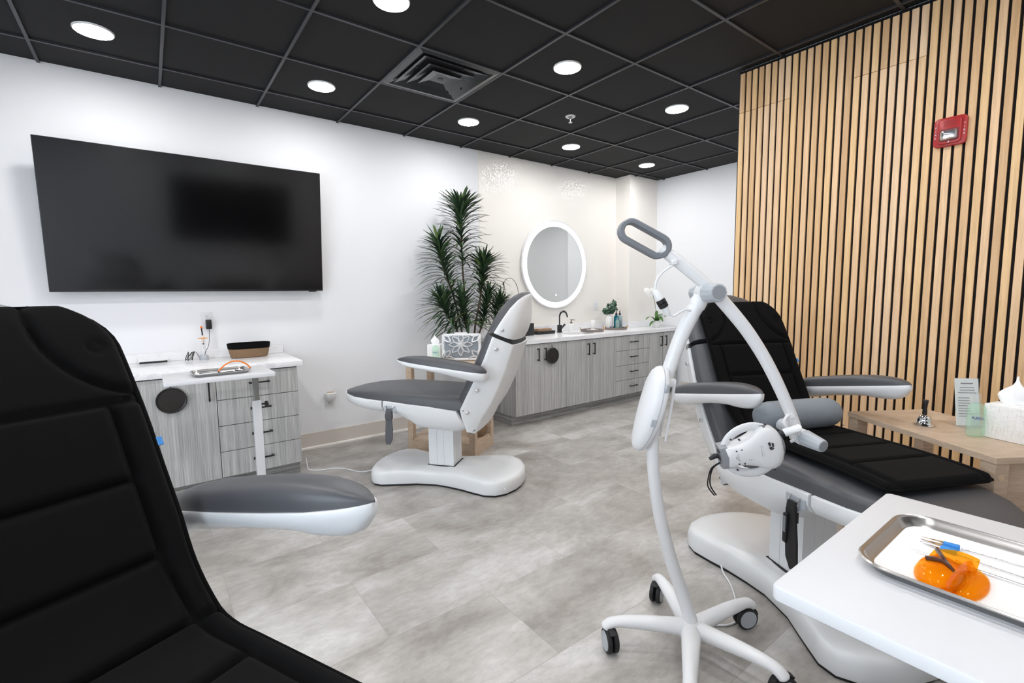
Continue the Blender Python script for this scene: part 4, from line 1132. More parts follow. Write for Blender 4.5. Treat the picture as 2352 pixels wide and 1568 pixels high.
sheet('side_shield', lambda u, v: Vector((.040 + .018 * v, .024 + .006 * u * (1 - v * .6), .014 + .006 * v)), 8, 8)
for P_ in ([(-.012, -.014, .022), (.012, .006, .0305), (.044, .020, .028)], [(-.012, -.014, .022), (-.006, .004, .0315), (.0, .026, .024)]):
    obj('temple_arm', tube(new(), spline(P_, 5), [.002 + .0016 * i / 10 for i in range(11)], 8, 1.5), m_dbrown, t)
gT = Matrix.Translation((-1.005, -1.02, TZ + .0725)) @ Matrix.Rotation(R(8), 4, 'Z') @ Matrix.Rotation(R(98), 4, 'X')
goggles('clear safety glasses with an orange brow bar lying in the tray below the television', gT, False, 1.0, .040, .085)
# bib clips on bead chain, scaler
def clip(label, tip, yaw):
    t = thing('bib_clip', label, 'clip', (tip[0], tip[1], TZ + .004), yaw, 'blue handled bib clips')
    bm = new()
    for s, z in ((1, .002), (-1, .009)): loft(bm, [[Vector((x, yy, zz)) for yy, zz in ((-h, z), (h, z), (h, z + .0016), (-h, z + .0016))] for x, h in ((0, .0012), (.02, .0035), (.036, .0055), (.046, .0055))])
    obj('jaws', bm, m_chrome, t, smooth=0)
    obj('grip_sleeve', prism(new(), rrect(.032, .0125, .003, 3, (.058, 0)), .0006, .0125, .002), m_blue, t)
    t.scale = (.66, .66, .66)
    return t
clip('blue clip nearest the far edge of the foreground tray', (-.332, -4.058, 0), R(-80))
clip('blue clip in the foreground tray, beside the orange glasses', (-.342, -4.058, 0), R(-97))
def bead_chain(label, P_):
    bm = new(); Q = spline(P_, 14)
    for p in Q: bmesh.ops.create_icosphere(bm, subdivisions=1, radius=.0013, matrix=Matrix.Translation(p))
    tube(bm, Q, .0004, 5); return one('bead_chain', bm, m_chrome, label, 'chain', None, None, 60)
bead_chain('bead chain trailing from the farther blue clip in the foreground tray', [(-.321, -4.108, TZ + .006), (-.317, -4.146, TZ + .006), (-.314, -4.19, TZ + .0055), (-.311, -4.24, TZ + .0055), (-.318, -4.29, TZ + .0055), (-.325, -4.33, TZ + .0055)])
bead_chain('bead chain trailing from the clip beside the orange glasses', [(-.348, -4.108, TZ + .006), (-.353, -4.142, TZ + .006), (-.356, -4.19, TZ + .0055), (-.36, -4.24, TZ + .0055), (-.368, -4.29, TZ + .0055), (-.38, -4.33, TZ + .0055)])
one('dental_probe', tube(new(), spline([(-.390, -4.040, TZ + .0075), (-.386, -4.08, TZ + .006), (-.384, -4.12, TZ + .006), (-.385, -4.2, TZ + .006), (-.39, -4.3, TZ + .006), (-.395, -4.335, TZ + .006)], 4), [.0004, .0006, .0008, .001, .0012, .0013, .0014, .0015, .0015] + [.0015] * 12, 8), m_chrome, 'thin steel probe lying under the orange glasses in the foreground tray', 'dental tool')
for i, (dx, dy, yaw, nm, lab, mm) in enumerate(((-.07, .02, 8, 'dental_mirror', 'slim white handled mirror in the tray below the television', m_white), (-.05, .05, -4, 'retractor', 'dark handled instrument in the tray below the television', m_blkp), (.0, .03, 3, 'dental_brush', 'white wrapped instrument in the tray below the television', m_paperw))):
    T = Matrix.Translation((BT[0] + dx, BT[1] + dy - .03, TZ + .0075)) @ Matrix.Rotation(R(yaw), 4, 'Z')
    one(nm, tube(new(), [T @ Vector((x, 0, 0)) for x in (-.055, -.05, 0, .05, .058)], [.001, .0032, .0028, .0035, .0015], 10), mm, lab, 'dental tool')

# ================================================================== SIDE TABLES
def side_table(label, c, rot):
    """local x = long direction, y = away from the chair"""
    t = thing('side_table', label, 'table', c, rot, 'pale oak side tables')
    Lx, Ly, H = .635, .385, .75; f = .05
    obj('table_top', box(new(), -Lx / 2, Lx / 2, -Ly / 2, Ly / 2, H - .022, H, .001, 1), m_wood, t, smooth=0)
    xx, yy = Lx / 2 - .004, Ly / 2 - .004
    for sx in (-1, 1):
        for sy in (-1, 1):
            obj('leg', box(new(), min(sx * xx, sx * (xx - f)), max(sx * xx, sx * (xx - f)), min(sy * yy, sy * (yy - f)), max(sy * yy, sy * (yy - f)), 0, H - .0225, .001, 1), m_wood, t, smooth=0)
    obj('bottom_shelf', box(new(), -xx + .01, xx - .01, -yy + .01, yy - .01, .085, .105), m_wood, t, smooth=0)
    for sy in (-1, 1): obj('rail', box(new(), -xx + f, xx - f, sy * (yy - .012) - .011, sy * (yy - .012) + .011, 0.0, .085), m_wood, t, smooth=0)
    for sx in (-1, 1): obj('rail', box(new(), sx * (xx - .012) - .011, sx * (xx - .012) + .011, -yy + f, yy - f, 0.0, .085), m_wood, t, smooth=0)
    return t
a3 = R(-123)
S3 = (1.132, -3.846, 0)
st3 = side_table('pale oak side table against the slatted wall beside the right chair', S3, a3)
obj('end_panel', box(new(), .275, .297, -.139, .139, .0855, .725), m_wood, st3, smooth=0)
bm = cyl(new(), (.3125, -.165, .68), (.3145, -.165, .68), .011, 20); obj('screw_cap', bm, mat('tan_cap', (206, 180, 150), .5), st3)
S2 = (.619, -.733, 0); a2 = R(-58.3)
side_table('pale oak side table partly hidden behind the middle chair, near the plant', S2, a2)
def onst(S, a, x, y, z=.7502):
    return Vector((S[0] + x * math.cos(a) - y * math.sin(a), S[1] + x * math.sin(a) + y * math.cos(a), z))

def tissue(bm, c, h, r, seed, rot=0):
    random.seed(seed); rings = []; n = 30
    for k in range(9):
        u = k / 8; rr_ = r * (.35 + .75 * math.sin(PI * min(1, u * 1.15)) ** .8) * (1 - .55 * u * u); ring = []
        for i in range(n):
            a = 2 * PI * i / n; fold = 1 + .28 * math.sin(3 * a + seed + u * 2) + .15 * math.sin(7 * a + seed * 2 - u * 3)
            ring.append(Vector((c[0] + math.cos(a + rot) * rr_ * fold * (1 - .45 * u), c[1] + math.sin(a + rot) * rr_ * fold * (.55 - .3 * u), c[2] + h * (u - .15 * u * math.cos(a) ** 2) + .012 * math.sin(2 * a + seed) * u)))
        rings.append(ring)
    loft(bm, rings); return bm
def tissue_box(label, c, rot, W, D, H, m, th, tr, seed):
    t = thing('tissue_box', label, 'tissue box', c, rot)
    bm = new(); prism(bm, rrect(W, D, .004, 2), 0, H, .004); obj('carton', bm, m, t, smooth=30)
    obj('opening', prism(new(), rrect(min(W, .12) * .7, D * .45, .02, 5), H - .001, H + .0012), m_paperw, t, smooth=0)
    obj('tissue', tissue(new(), (0, 0, H - .004), th, tr, seed), m_tissue, t, smooth=80)
    return t
tissue_box('cross hatched white tissue box on the oak table at the right edge', (1.128, -4.005, .7502), R(-107), .125, .125, .128, m_linen, .105, .05, 3)
tissue_box('white tissue box on the oak table behind the middle chair', onst(S2, a2, -.15, .02), a2 + R(20), .115, .115, .135, m_paperw, .085, .035, 8)
def sanitizer(label, c, rot, k=1.0):
    t = thing('sanitizer_bottle', label, 'bottle', c, rot, 'clear hand sanitizer bottles'); t.scale = (k, k, k * 1.3)
    bm = new(); rings = []
    for z, w_, d_ in ((0, .034, .022), (.004, .044, .030), (.02, .046, .031), (.072, .046, .031), (.082, .038, .027), (.088, .022, .02)): rings.append([Vector((p[0], p[1], z)) for p in rrect(w_, d_, min(w_, d_) * .4, 4)])
    loft(bm, rings); obj('gel_body', bm, m_green, t, smooth=50)
    obj('cap', lathe(new(), [(.0095, .087), (.0105, .089), (.0105, .106), (.0085, .112), (.001, .112)], 20), m_clear, t)
    lb = obj('front_label', prism(new(), rrect(.036, .036, .004, 3, (0, .044)), .0157, .0162, T=basis((0, 0, 0), (1, 0, 0), (0, 0, 1))), m_clear, t, smooth=0)
    text_mesh('lettering', 'PURELL', .0098, m_inkb, t, basis((0, -.0166, .05), (1, 0, 0), (0, 0, 1)), .0002)
    return t
sanitizer('pale green hand sanitizer bottle on the oak table before the slatted wall', (1.067, -3.911, .7502), R(-62), 1.12)
sanitizer('small green hand sanitizer bottle before the tissue box behind the middle chair', onst(S2, a2, -.085, -.085), R(-37), 1.2)
# call bells
t = thing('hand_bell', 'small chrome hand bell with a black handle upright on the oak table by the slats', 'bell', (1.116, -3.752, .7502), 0, 'chrome hand bells')
obj('bell', lathe(new(), [(.036, .001), (.037, .003), (.034, .007), (.027, .013), (.025, .024), (.021, .037), (.013, .044), (.004, .046), (.001, .046)], 36), m_chrome, t, smooth=60)
obj('handle', lathe(new(), [(.007, .044), (.0085, .05), (.0072, .07), (.0085, .088), (.0105, .102), (.0095, .105), (.001, .105)], 20), m_blkp, t)
t = dup(t, onst(S2, a2, .0, -.13, .7872), 0, 'chrome hand bell lying on its side on the oak table behind the middle chair', 'chrome hand bells')
t.rotation_euler = (0, R(108), R(-30))
# sign card in acrylic holder
t = thing('sign_card', 'white printed card in a clear stand on the oak table by the slats', 'sign', (1.222, -3.868, .7502), R(-46))
T = basis((0, 0, 0.004), (1, 0, 0), (0, .16, .987))
obj('card', box(new(), -.042, .042, 0, .19, -.0012, .0012, 0, 1, T), m_paperw, t, smooth=0)
obj('acrylic_stand', box(new(), -.044, .044, -.045, .045, 0, .003), m_clear, t, smooth=0)
obj('acrylic_front', box(new(), -.044, .044, -.001, .192, .0014, .0026, 0, 1, T), m_clear, t, smooth=0)
bm = new(); random.seed(11)
box(bm, -.022, .022, .168, .172, .0027, .0029, 0, 1, T)
for k in range(12):
    if k in (3,): continue
    y = .152 - k * .0105; L_ = random.uniform(.018, .034); box(bm, -.034 if k > 3 else -L_, (-.034 + 1.6 * L_) if k > 3 else L_, y, y + .0022, .0027, .0029, 0, 1, T)
obj('printed_text', bm, m_ink, t, smooth=0)
# cushion with cut-out lattice over grey cloth, leaning on table 2
hc = onst(S2, a2, .10, .03, .757)
t = thing('lattice_cushion', 'grey cushion with white cut out petal lattice on the oak table behind the middle chair', 'cushion', hc, R(-37)); t.rotation_euler.x = R(-8)
W, H, TH = .32, .215, .075
def cush(x, z):       # half thickness of the pillow at x,z in -1..1
    return TH / 2 * max(0, (1 - abs(x) ** 3)) ** .5 * max(0, (1 - abs(z) ** 3)) ** .5
bm = new(); N_ = 24; fr_, bk_ = [], []
for i in range(N_ + 1):
    ra, rb = [], []
    for j in range(N_ + 1):
        x, z = 2 * i / N_ - 1, 2 * j / N_ - 1; k = 1 - .06 * (abs(x) ** 4) * (abs(z) ** 4) * 2
        c = cush(x, z); ra.append(bm.verts.new((x * W / 2 * k, -c, H / 2 + z * H / 2 * k))); rb.append(bm.verts.new((x * W / 2 * k, c, H / 2 + z * H / 2 * k)))
    fr_.append(ra); bk_.append(rb)
for A in (fr_, bk_):
    for i in range(N_):
        for j in range(N_): bm.faces.new((A[i][j], A[i + 1][j], A[i + 1][j + 1], A[i][j + 1]))
bmesh.ops.remove_doubles(bm, verts=bm.verts, dist=1e-5)
obj('cushion_cover', bm, m_fgrey, t, smooth=80)
bm = new()
def onc(x, z): return Vector((x * W / 2, -cush(x, z) - .001, H / 2 + z * H / 2))
for cx_, cz_ in ((-.02, .18), (-1, -.9), (1, -.9), (-1, 1), (1, 1)):
    for k in range(8):
        a = PI * k / 4
        for s in (1, -1):
            P_ = []
            for u_ in range(9):
                u = u_ / 8; off = s * .135 * math.sin(PI * u) ** .9
                x = cx_ + (.62 * u * math.cos(a) - off * math.sin(a)); z = cz_ + (.86 * u * math.sin(a) + off * math.cos(a) * 1.3)
                if abs(x) < .97 and abs(z) < .97: P_.append(onc(x, z))
            if len(P_) > 3: tube(bm, P_, .0125, 6, .4)
for s in (1, -1):
    tube(bm, [onc(s * .96, -.95 + 1.9 * k / 12) for k in range(13)], .013, 6); tube(bm, [onc(-.96 + 1.92 * k / 16, s * .95) for k in range(17)], .013, 6)
obj('lattice_overlay', bm, m_white, t, smooth=80)
t = one('sign_card', box(new(), -.055, .055, -.0012, .0012, 0, .235), m_paperw, 'white card standing behind the lattice cushion', 'card', None, None, 0)
t.location = onst(S2, a2, .06, .10); t.rotation_euler = (0, 0, R(-37))
# woven basket on the lower shelf
bm = lathe(new(), [(.05, 0), (.07, .02), (.075, .07), (.07, .10), (.062, .10), (.066, .07), (.06, .02), (.01, .012)], 28)
t = one('wicker_basket', bm, m_wick, 'small woven basket on the lower shelf of the oak table behind the middle chair', 'basket'); t.location = onst(S2, a2, .22, .06, .1052)
# ================================================================== COUNTER ITEMS
CZ = .8522
# --- worktop below the television
t = thing('curing_light', 'silver pen curing light with orange shield upright on its charging base', 'curing light', (-1.085, -.10, CZ))
obj('charging_base', lathe(new(), [(.030, 0), (.031, .004), (.029, .028), (.026, .034), (.012, .036), (.001, .036)], 28), m_lgrey, t)
h = obj('handpiece', lathe(new(), [(.010, .034), (.0125, .05), (.0125, .12), (.010, .15), (.0085, .165), (.006, .178), (.001, .18)], 20), m_white, t)
bm = new(); box(bm, -.004, .004, -.0135, -.011, .112, .124, .001, 1); 
for z in (.085, .098, .136): lathe(bm, [(.0022, 0), (.0022, .002), (.001, .002)], 10, T=basis((0, -.0118, z), (1, 0, 0), (0, 0, 1)))
obj('buttons', bm, m_inkd, h)
obj('light_guide', tube(new(), spline([(0, 0, .178), (-.001, .0, .2), (-.003, -.002, .222), (-.004, -.006, .232)], 4), .0045, 10), m_blkp, t)
bm = new(); bmesh.ops.create_uvsphere(bm, u_segments=14, v_segments=10, radius=.0085, matrix=Matrix.Translation((-.004, -.006, .240))); obj('tip_cap', bm, m_orangef, t)
obj('glare_shield', lathe(new(), [(.008, .160), (.034, .157), (.034, .1595), (.008, .163)], 32, cap=(False, False)), m_orange, t)
bm = new(); random.seed(2); P_ = []
for k in range(26): P_.append((-.085 + .022 * math.sin(k * .55) + .012 * math.sin(k * 1.57), -.10 + .02 * math.cos(k * .9), CZ + .004 + .03 * (1 + math.sin(k * 1.57))))
P_.append((-.03, -.10, CZ + .02))
one('cable_coil', tube(new(), spline([(-1.085 + p[0], p[1], p[2]) for p in P_], 5), .0018, 6), m_blkp, 'tangled thin black cable beside the curing light', 'cable')
t = thing('woven_basket', 'oval woven basket with a black fabric rim on the worktop below the television', 'basket', (-.795, -.15, CZ))
def oval(z, a, b, n=44, e=.8): return [Vector((a * sgnpow(math.cos(2 * PI * i / n), e), b * sgnpow(math.sin(2 * PI * i / n), e), z)) for i in range(n)]
bm = new(); loft(bm, [oval(0, .118, .058), oval(.006, .126, .066), oval(.04, .134, .073), oval(.075, .14, .078), oval(.075, .132, .070), oval(.01, .116, .056)]); obj('woven_wall', bm, m_wick, t)
bm = new(); loft(bm, [oval(.068, .1395, .0775), oval(.07, .142, .080), oval(.106, .147, .084), oval(.109, .145, .082), oval(.106, .141, .078), oval(.055, .134, .072)], cap=(False, False)); obj('fabric_rim', bm, m_fab, t)
t = thing('tablet', 'white tablet with a black lower edge propped on the worktop, left of the curing light', 'tablet', (-1.385, -.06, CZ), R(2))
bm = box(new(), -.085, .085, -.004, .004, 0, .055, .002, 1, Matrix.Rotation(R(-55), 4, 'X')); obj('body', bm, m_white, t)
obj('stand_bar', box(new(), -.08, .08, -.012, .0, .0, .012, .001, 1), m_blk, t)
# --- hand mirrors hung on cabinet handles
def hand_mirror(label, c, r):
    t = thing('hand_mirror', label, 'mirror', c)
    T = basis((0, 0, 0), (1, 0, 0), (0, 0, 1))
    obj('frame', lathe(new(), [(r - .012, 0), (r - .004, -.004), (r, .004), (r, .012), (r - .004, .016), (r - .012, .012), (r - .012, 0)], 48, T=T, cap=(False, False)), m_blkp, t)
    obj('glass', lathe(new(), [(r - .011, .001), (r - .011, .009), (.001, .009)], 48, T=T), m_dmir, t)
    obj('hanging_loop', tube(new(), [(.0, -.004, r - .004), (-.006, -.002, r + .018), (.0, .0, r + .028), (.006, -.002, r + .018), (0, -.004, r - .004)], .002, 6), m_blkp, t)
hand_mirror('larger round black hand mirror hung before the cabinet door below the tray table', (-1.312, -.626, .669), .081)
hand_mirror('smaller round black hand mirror hung beside the sink cabinet handle', (1.865, -.642, .675), .083)
# --- long worktop
tissue_box('black tissue cube with a white tissue at the left end of the long worktop', (1.905, -.175, CZ), R(0), .125, .125, .135, m_blkp, .115, .05, 5)
t = thing('towel_tray', 'black rectangular tray on the long worktop left of the faucet', 'tray', (2.175, -.145, CZ), 0)
bm = new(); loft(bm, [[Vector((p[0], p[1], z)) for p in rrect(a, b, .006, 3)] for a, b, z in ((.25, .13, 0), (.262, .142, .034), (.252, .132, .034), (.244, .124, .005))]); obj('tray_body', bm, m_blkp, t, smooth=30)
for i, (dz, rz) in enumerate(((0, 1.5), (.019, -2.0), (.038, 1))):
    t = thing('folded_towel', ['tan folded towel at the bottom of the stack in the black tray', 'tan folded towel in the middle of the stack in the black tray', 'tan folded towel on top of the stack in the black tray'][i], 'towel', (2.165, -.145, CZ + .0055 + dz), R(rz), 'tan folded towels in the black tray')
    bm = new(); W, D = .205, .095
    prof = [(-D / 2, .0), (D / 2 - .008, .0), (D / 2, .009), (D / 2 - .008, .018), (-D / 2, .018), (-D / 2, .0105), (D / 2 - .02, .0098), (D / 2 - .02, .0088), (-D / 2, .0080)]
    loft(bm, [[Vector((x, p[0], p[1])) for p in prof] for x in (-W / 2, W / 2)]); obj('towel_fold', bm, m_towel, t, smooth=30)
t = thing('faucet', 'matte black gooseneck faucet behind the sink on the long worktop', 'faucet', (2.43, -.145, CZ))
bm = new(); box(bm, -.026, .026, -.026, .026, 0, .006, .002, 1); box(bm, -.02, .02, -.02, .02, .004, .09, .002, 1); obj('body', bm, m_blk, t)
P_ = spline([(0, 0, .085), (0, 0, .16), (0, -.004, .20), (0, -.03, .238), (0, -.07, .248), (0, -.108, .232), (0, -.128, .196), (0, -.132, .182)], 5)
obj('spout', tube(new(), P_, .0125, 4, .8), m_blk, t, smooth=30)
obj('lever', tube(new(), [(.006, -.018, .045), (.055, -.035, .095)], [.013, .012], 4), m_blk, t, smooth=20)
t = thing('soap_dispenser', 'white soap dispenser with a bronze pump right of the faucet', 'soap dispenser', (2.60, -.165, CZ))
obj('bottle', lathe(new(), [(.036, 0), (.038, .004), (.038, .075), (.034, .088), (.016, .094), (.014, .1), (.001, .1)], 28), m_cup, t)
bm = lathe(new(), [(.015, .098), (.015, .116), (.006, .118), (.006, .134), (.012, .136), (.012, .146), (.001, .147)], 18); tube(bm, [(0, 0, .141), (.02, -.03, .142), (.024, -.036, .136)], [.006, .005, .004], 8); obj('pump', bm, m_tray, t)
def round_tray(label, c, r):
    t = thing('round_tray', label, 'tray', c, 0)
    obj('tray_body', lathe(new(), [(r - .004, 0), (r, .003), (r, .024), (r - .003, .026), (r - .008, .024), (r - .009, .007), (.001, .006)], 48), m_tray, t)
    for s in (1, -1):
        T = Matrix.Rotation(R(-45), 4, 'Z')
        obj('handle', tube(new(), [T @ Vector(p) for p in spline([(s * (r - .002), -.03, .018), (s * (r + .004), -.028, .04), (s * (r + .006), 0, .048), (s * (r + .004), .028, .04), (s * (r - .002), .03, .018)], 4)], .005, 8), m_brass, t)
    return t
round_tray('taupe round tray with brass handles holding a folded cloth and white candle', (2.815, -.30, CZ), .137)
round_tray('taupe round tray with brass handles holding the bottles and vase', (3.262, -.27, CZ), .143)
t = thing('pillar_candle', 'white pillar candle standing at the back of the left round tray', 'candle', (2.90, -.235, CZ + .0065))
obj('wax', lathe(new(), [(.026, 0), (.027, .002), (.027, .118), (.025, .121), (.010, .119), (.001, .118)], 28), m_cup, t)
obj('wick', cyl(new(), (0, 0, .117), (.001, 0, .126), .0012, 6), m_inkd, t)
t = one('folded_cloth', box(new(), -.07, .07, -.05, .05, 0, .014, .005, 2), m_paperw, 'white folded cloth lying in the left round tray', 'cloth'); t.location = (2.795, -.325, CZ + .0065); t.rotation_euler = (0, 0, R(-45))
TRZ = CZ + .0065
# white pump-less jug with print + eucalyptus vase behind
t = thing('vase', 'white ceramic vase with a small blue mark on the right round tray', 'vase', (3.235, -.195, TRZ))
obj('body', lathe(new(), [(.038, 0), (.044, .006), (.046, .06), (.046, .13), (.040, .155), (.026, .17), (.022, .182), (.022, .19), (.018, .19), (.018, .17), (.001, .16)], 32), m_cup, t)
bm = new(); prism(bm, [(.016 * math.cos(R(a)), .012 * math.sin(R(a)) + .016) for a in range(0, 181, 20)], .0445, .0468, T=basis((0, 0, 0), (.90, -.43, 0), (0, 0, 1))); obj('printed_mark', bm, m_inkb, t, smooth=0)
t = thing('eucalyptus_sprig', 'bushy sprig of round eucalyptus leaves standing in the white vase', 'plant', (3.235, -.195, TRZ + .17))
random.seed(21); bs = new(); bl = new()
for k in range(9):
    a = 2 * PI * k / 9 + random.uniform(-.3, .3); sp = random.uniform(.04, .105); hh = random.uniform(.05, .185)
    P_ = spline([(0, 0, -.06), (.25 * sp * math.cos(a), .25 * sp * math.sin(a), .02), (.7 * sp * math.cos(a), .7 * sp * math.sin(a), hh * .6), (sp * math.cos(a), sp * math.sin(a), hh)], 4)
    tube(bs, P_, .0014, 5)
    for p in P_[5:]:
        for _ in range(3):
            nrm = Vector((random.gauss(0, 1), random.gauss(-.4, 1), random.gauss(.3, .8))).normalized(); e1_ = nrm.orthogonal().normalized(); e2_ = nrm.cross(e1_); r_ = random.uniform(.014, .022); c_ = p + e1_ * r_
            vs = [bl.verts.new(c_ + (e1_ * math.cos(2 * PI * i / 10) + e2_ * math.sin(2 * PI * i / 10) * .85) * r_ + nrm * .003 * math.cos(4 * PI * i / 10)) for i in range(10)]; bl.faces.new(vs)
obj('twigs', bs, m_stem, t); obj('foliage', bl, m_euc, t)
def pump_bottle(label, c, m, liquid, H=.165):
    t = thing('nozzle_bottle', label, 'bottle', c, 0, 'nozzle bottles on the round tray')
    obj('bottle', lathe(new(), [(.028, 0), (.031, .004), (.031, H - .03), (.026, H - .012), (.013, H), (.013, H + .008), (.001, H + .008)], 28), m, t)
    if liquid: obj('liquid', lathe(new(), [(.0275, .002), (.0295, .005), (.0295, H * .62), (.001, H * .62)], 28), liquid, t)
    obj('nozzle', lathe(new(), [(.014, H + .005), (.014, H + .018), (.006, H + .032), (.0045, H + .056), (.003, H + .06), (.001, H + .06)], 18), m_blkp, t)
    return t
pump_bottle('teal blue bottle with a black nozzle on the right round tray', (3.29, -.262, TRZ), m_teal, None)
pump_bottle('clear bottle of pale blue liquid with a black nozzle on the right round tray', (3.355, -.262, TRZ), m_pale, m_ltliq)
sanitizer('small green hand sanitizer bottle on the right round tray, before the teal bottle', (3.215, -.345, TRZ), R(-40))
# orchids
def leaf(bm, P_, w_, fold=.15, n=6):
    """strap leaf along points P_ with max half width w_"""
    Q = spline(P_, n); fr = frames(Q); L_, C_, Rr = [], [], []
    for i, (p, t_, a, b) in enumerate(fr):
        u = i / (len(Q) - 1); h = w_ * max(.04, math.sin(PI * min(1, .12 + u * .88)) ** .7)
        side = t_.cross(Vector((0, 0, 1)))
        side = side.normalized() if side.length > .05 else Vector((1, 0, 0))
        upv = side.cross(t_).normalized()
        L_.append(bm.verts.new(p + side * h + upv * h * fold)); C_.append(bm.verts.new(p)); Rr.append(bm.verts.new(p - side * h + upv * h * fold))
    for i in range(len(Q) - 1):
        bm.faces.new((L_[i], C_[i], C_[i + 1], L_[i + 1])); bm.faces.new((C_[i], Rr[i], Rr[i + 1], C_[i + 1]))
def flower(parent, c, nrm, s=.03):
    nrm = Vector(nrm).normalized(); e1_ = nrm.cross(Vector((0, 0, 1))).normalized(); e2_ = e1_.cross(nrm); bm = new()
    for k, (a, L_, wd) in enumerate(((90, 1, .55), (210, 1, .5), (330, 1, .5), (20, 1.05, .85), (160, 1.05, .85))):
        d_ = e1_ * math.cos(R(a)) + e2_ * math.sin(R(a)); q_ = nrm.cross(d_); mid = Vector(c) + nrm * .003
        vs = [bm.verts.new(mid + d_ * s * L_ * u + q_ * s * wd * h + nrm * s * .15 * math.sin(u * 3)) for u, h in ((.05, 0), (.4, .45), (.75, .5), (1, .0), (.75, -.5), (.4, -.45))]
        bm.faces.new(vs)
    bmesh.ops.create_icosphere(bm, subdivisions=2, radius=s * .16, matrix=Matrix.Translation(Vector(c) + nrm * .008))
    return obj('flower', bm, m_petal, parent, smooth=0)
t = thing('potted_orchid', 'white flowering orchid in a white pot at the right end of the long worktop', 'plant', (3.865, -.44, CZ))
p_ = obj('pot', lathe(new(), [(.040, 0), (.045, .004), (.055, .05), (.057, .085), (.055, .088), (.051, .085), (.049, .07), (.001, .068)], 32), m_cup, t)
obj('moss', lathe(new(), [(.05, .066), (.04, .076), (.001, .08)], 20), m_gstem, t)
bm = new()
for P_, w_ in (([(0, 0, .07), (-.02, -.045, .13), (-.03, -.085, .12), (-.03, -.12, .08)], .045), ([(0, 0, .07), (-.06, .02, .13), (-.12, .03, .135), (-.165, .04, .105)], .026), ([(0, 0, .07), (.03, .02, .15), (.045, .03, .20), (.05, .04, .215)], .022), ([(0, 0, .07), (.05, -.03, .14), (.085, -.05, .15), (.11, -.06, .13)], .03), ([(0, 0, .07), (-.07, -.01, .085), (-.12, -.01, .06), (-.15, -.01, .02)], .02), ([(0, 0, .07), (.0, -.03, .14), (.04, -.06, .17), (.05, -.07, .175)], .046)): leaf(bm, P_, w_)
obj('leaves', bm, m_orch, t, smooth=80)
obj('flower_stem', tube(new(), spline([(0, 0, .07), (-.01, .0, .2), (-.03, .01, .33), (-.055, .025, .43), (-.085, .035, .465), (-.125, .05, .46)], 6), .0028, 7), m_gstem, t)
for c_, n_ in (((-.10, .02, .475), (-.6, -.8, .1)), ((-.14, .03, .455), (-.8, -.6, -.1)), ((-.085, .02, .448), (-.5, -.8, 0)), ((-.115, .02, .425), (-.7, -.7, -.2)), ((-.13, .06, .485), (-.9, -.4, .2)), ((-.07, .02, .48), (-.4, -.9, .2))): flower(t, c_, n_, .036)
t = thing('potted_orchid', 'nearly bare arching orchid stem rising behind the middle chair headrest', 'plant', (1.50, -.36, CZ))
obj('pot', lathe(new(), [(.038, 0), (.044, .004), (.052, .05), (.054, .085), (.050, .088), (.048, .07), (.001, .068)], 32), m_cup, t)
bm = new()
for P_, w_ in (([(0, 0, .07), (-.03, -.04, .12), (-.07, -.07, .12), (-.1, -.09, .08)], .028), ([(0, 0, .07), (.05, .02, .13), (.1, .03, .12), (.13, .03, .08)], .026)): leaf(bm, P_, w_)
obj('leaves', bm, m_orch, t, smooth=80)
for off, P_ in enumerate(([(0, 0, .07), (-.012, 0, .25), (-.02, .0, .42), (-.028, 0, .545), (.0, -.0, .60), (.045, 0, .615), (.09, 0, .60), (.135, 0, .545), (.155, 0, .48), (.16, 0, .455)], [(.01, 0, .07), (-.002, 0, .25), (-.004, .0, .42), (-.024, 0, .545)])):
    obj('flower_stem', tube(new(), spline(P_, 6), .0026, 7), m_stem, t)
bm = new()
for c_ in ((-.026, 0, .50), (-.018, 0, .44), (.135, 0, .545), (.16, 0, .455), (-.024, 0, .545)): bmesh.ops.create_icosphere(bm, subdivisions=2, radius=.006, matrix=Matrix.Translation(c_))
leaf(bm, [(-.028, 0, .54), (-.05, -.005, .555), (-.065, -.01, .55)], .008); leaf(bm, [(-.028, 0, .545), (-.04, -.005, .57), (-.05, -.01, .575)], .007)
obj('buds', bm, m_gstem, t)
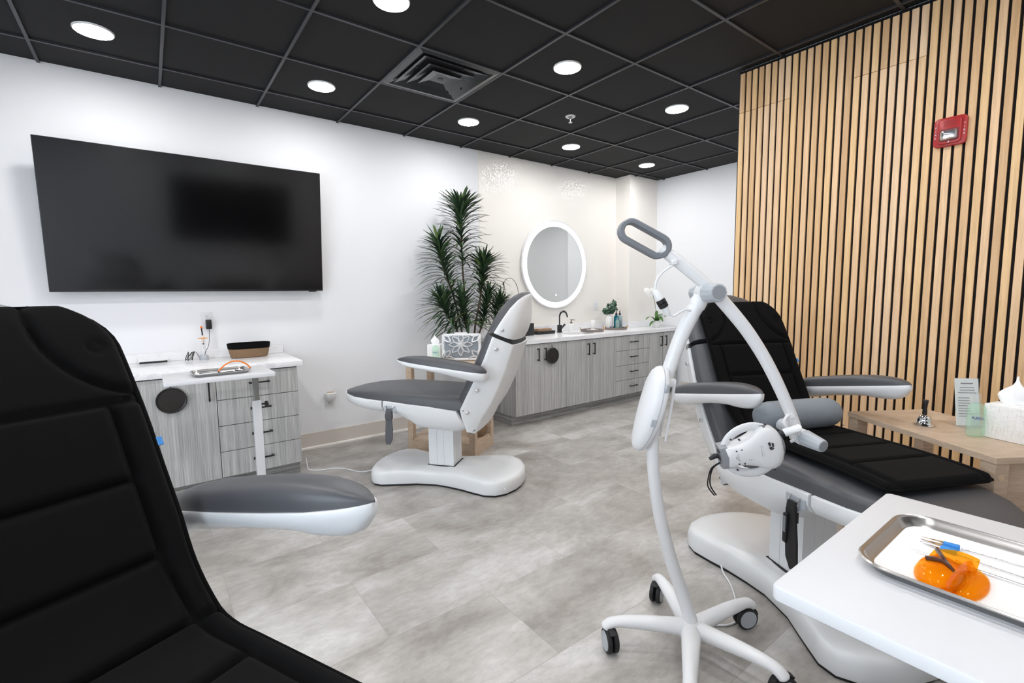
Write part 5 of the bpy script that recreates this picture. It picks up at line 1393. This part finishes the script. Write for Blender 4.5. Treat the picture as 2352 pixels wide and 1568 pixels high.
# ================================================================== TALL PLANT
PX, PY = 1.06, -.36
t = thing('tall_potted_plant', 'tall dark green dracaena like plant in the corner behind the oak table', 'plant', (PX, PY, 0))
obj('planter', lathe(new(), [(.11, 0), (.12, .01), (.15, .28), (.155, .30), (.145, .30), (.14, .26), (.001, .25)], 36), m_blkp, t)
random.seed(77)
def clampw(p):
    q = Vector(p)
    if PY + q.y > -.012: q.y = -.012 - PY
    return q
def branch(P_, nleaf, L0, start, tipb=.6):
    Q = spline(P_, 8); n = len(Q)
    st = obj('stem', tube(new(), Q, [.012 - .007 * i / (n - 1) for i in range(n)], 7), m_stem, t)
    bm = new()
    nleaf = int(nleaf * 1.05)
    for k in range(nleaf):
        u = start + (1 - start) * ((k + random.random()) / nleaf) ** .85; i = min(int(u * (n - 1)), n - 2); p = Q[i].lerp(Q[i + 1], u * (n - 1) - i)
        d = (Q[i + 1] - Q[i]).normalized(); a = k * 2.399 + random.uniform(-.3, .3)
        e1_ = d.orthogonal().normalized(); e2_ = d.cross(e1_); out = e1_ * math.cos(a) + e2_ * math.sin(a)
        rise = .34 + .85 * max(0, (u - .55) / .45) ** 1.5
        if u > .96: rise = 2.0
        dr = (out + d * rise).normalized(); L_ = L0 * random.uniform(1.0, 1.45) * (1 - .25 * max(0, (u - .75) / .25))
        droop = random.uniform(.22, .5) * (1.15 - .75 * max(0, (u - .6) / .4))
        pts = [p, p + dr * L_ * .33 + Vector((0, 0, .01)), p + dr * L_ * .68 + Vector((0, 0, -droop * L_ * .22)), p + dr * L_ * .97 + Vector((0, 0, -droop * L_ * .7))]
        leaf(bm, [clampw(q) for q in pts], random.uniform(.009, .0135), .3, 3)
    obj('foliage', bm, m_leaf, st, smooth=80)
def bp(*pts): return [Vector((x - 1.06, y, z)) for x, y, z in pts]
branch(bp((1.06, 0, .25), (1.05, 0, .8), (1.02, 0, 1.2), (1.005, .02, 1.6), (1.0, .02, 2.0), (1.0, .02, 2.10)), 190, .25, .58)
branch(bp((1.04, .02, .25), (1.02, .04, .8), (.93, .05, 1.25), (.82, .04, 1.55), (.75, .02, 1.77)), 130, .235, .52)
branch(bp((1.09, 0, .25), (1.11, 0, .9), (1.17, -.02, 1.25), (1.21, -.02, 1.50), (1.215, -.02, 1.58)), 150, .235, .55)
branch(bp((1.03, -.03, .25), (.98, -.04, .75), (.88, -.06, .98), (.77, -.06, 1.15), (.73, -.06, 1.24)), 115, .225, .5)
branch(bp((1.05, -.03, .25), (1.02, -.06, .8), (.96, -.08, 1.05), (.91, -.09, 1.27)), 100, .21, .52)
branch(bp((1.1, .02, .25), (1.16, .04, .8), (1.24, .03, 1.05), (1.29, .02, 1.28)), 105, .21, .52)
branch(bp((1.1, -.01, .25), (1.19, -.02, .78), (1.32, .0, 1.0), (1.40, .0, 1.15), (1.43, .0, 1.21)), 95, .2, .55)
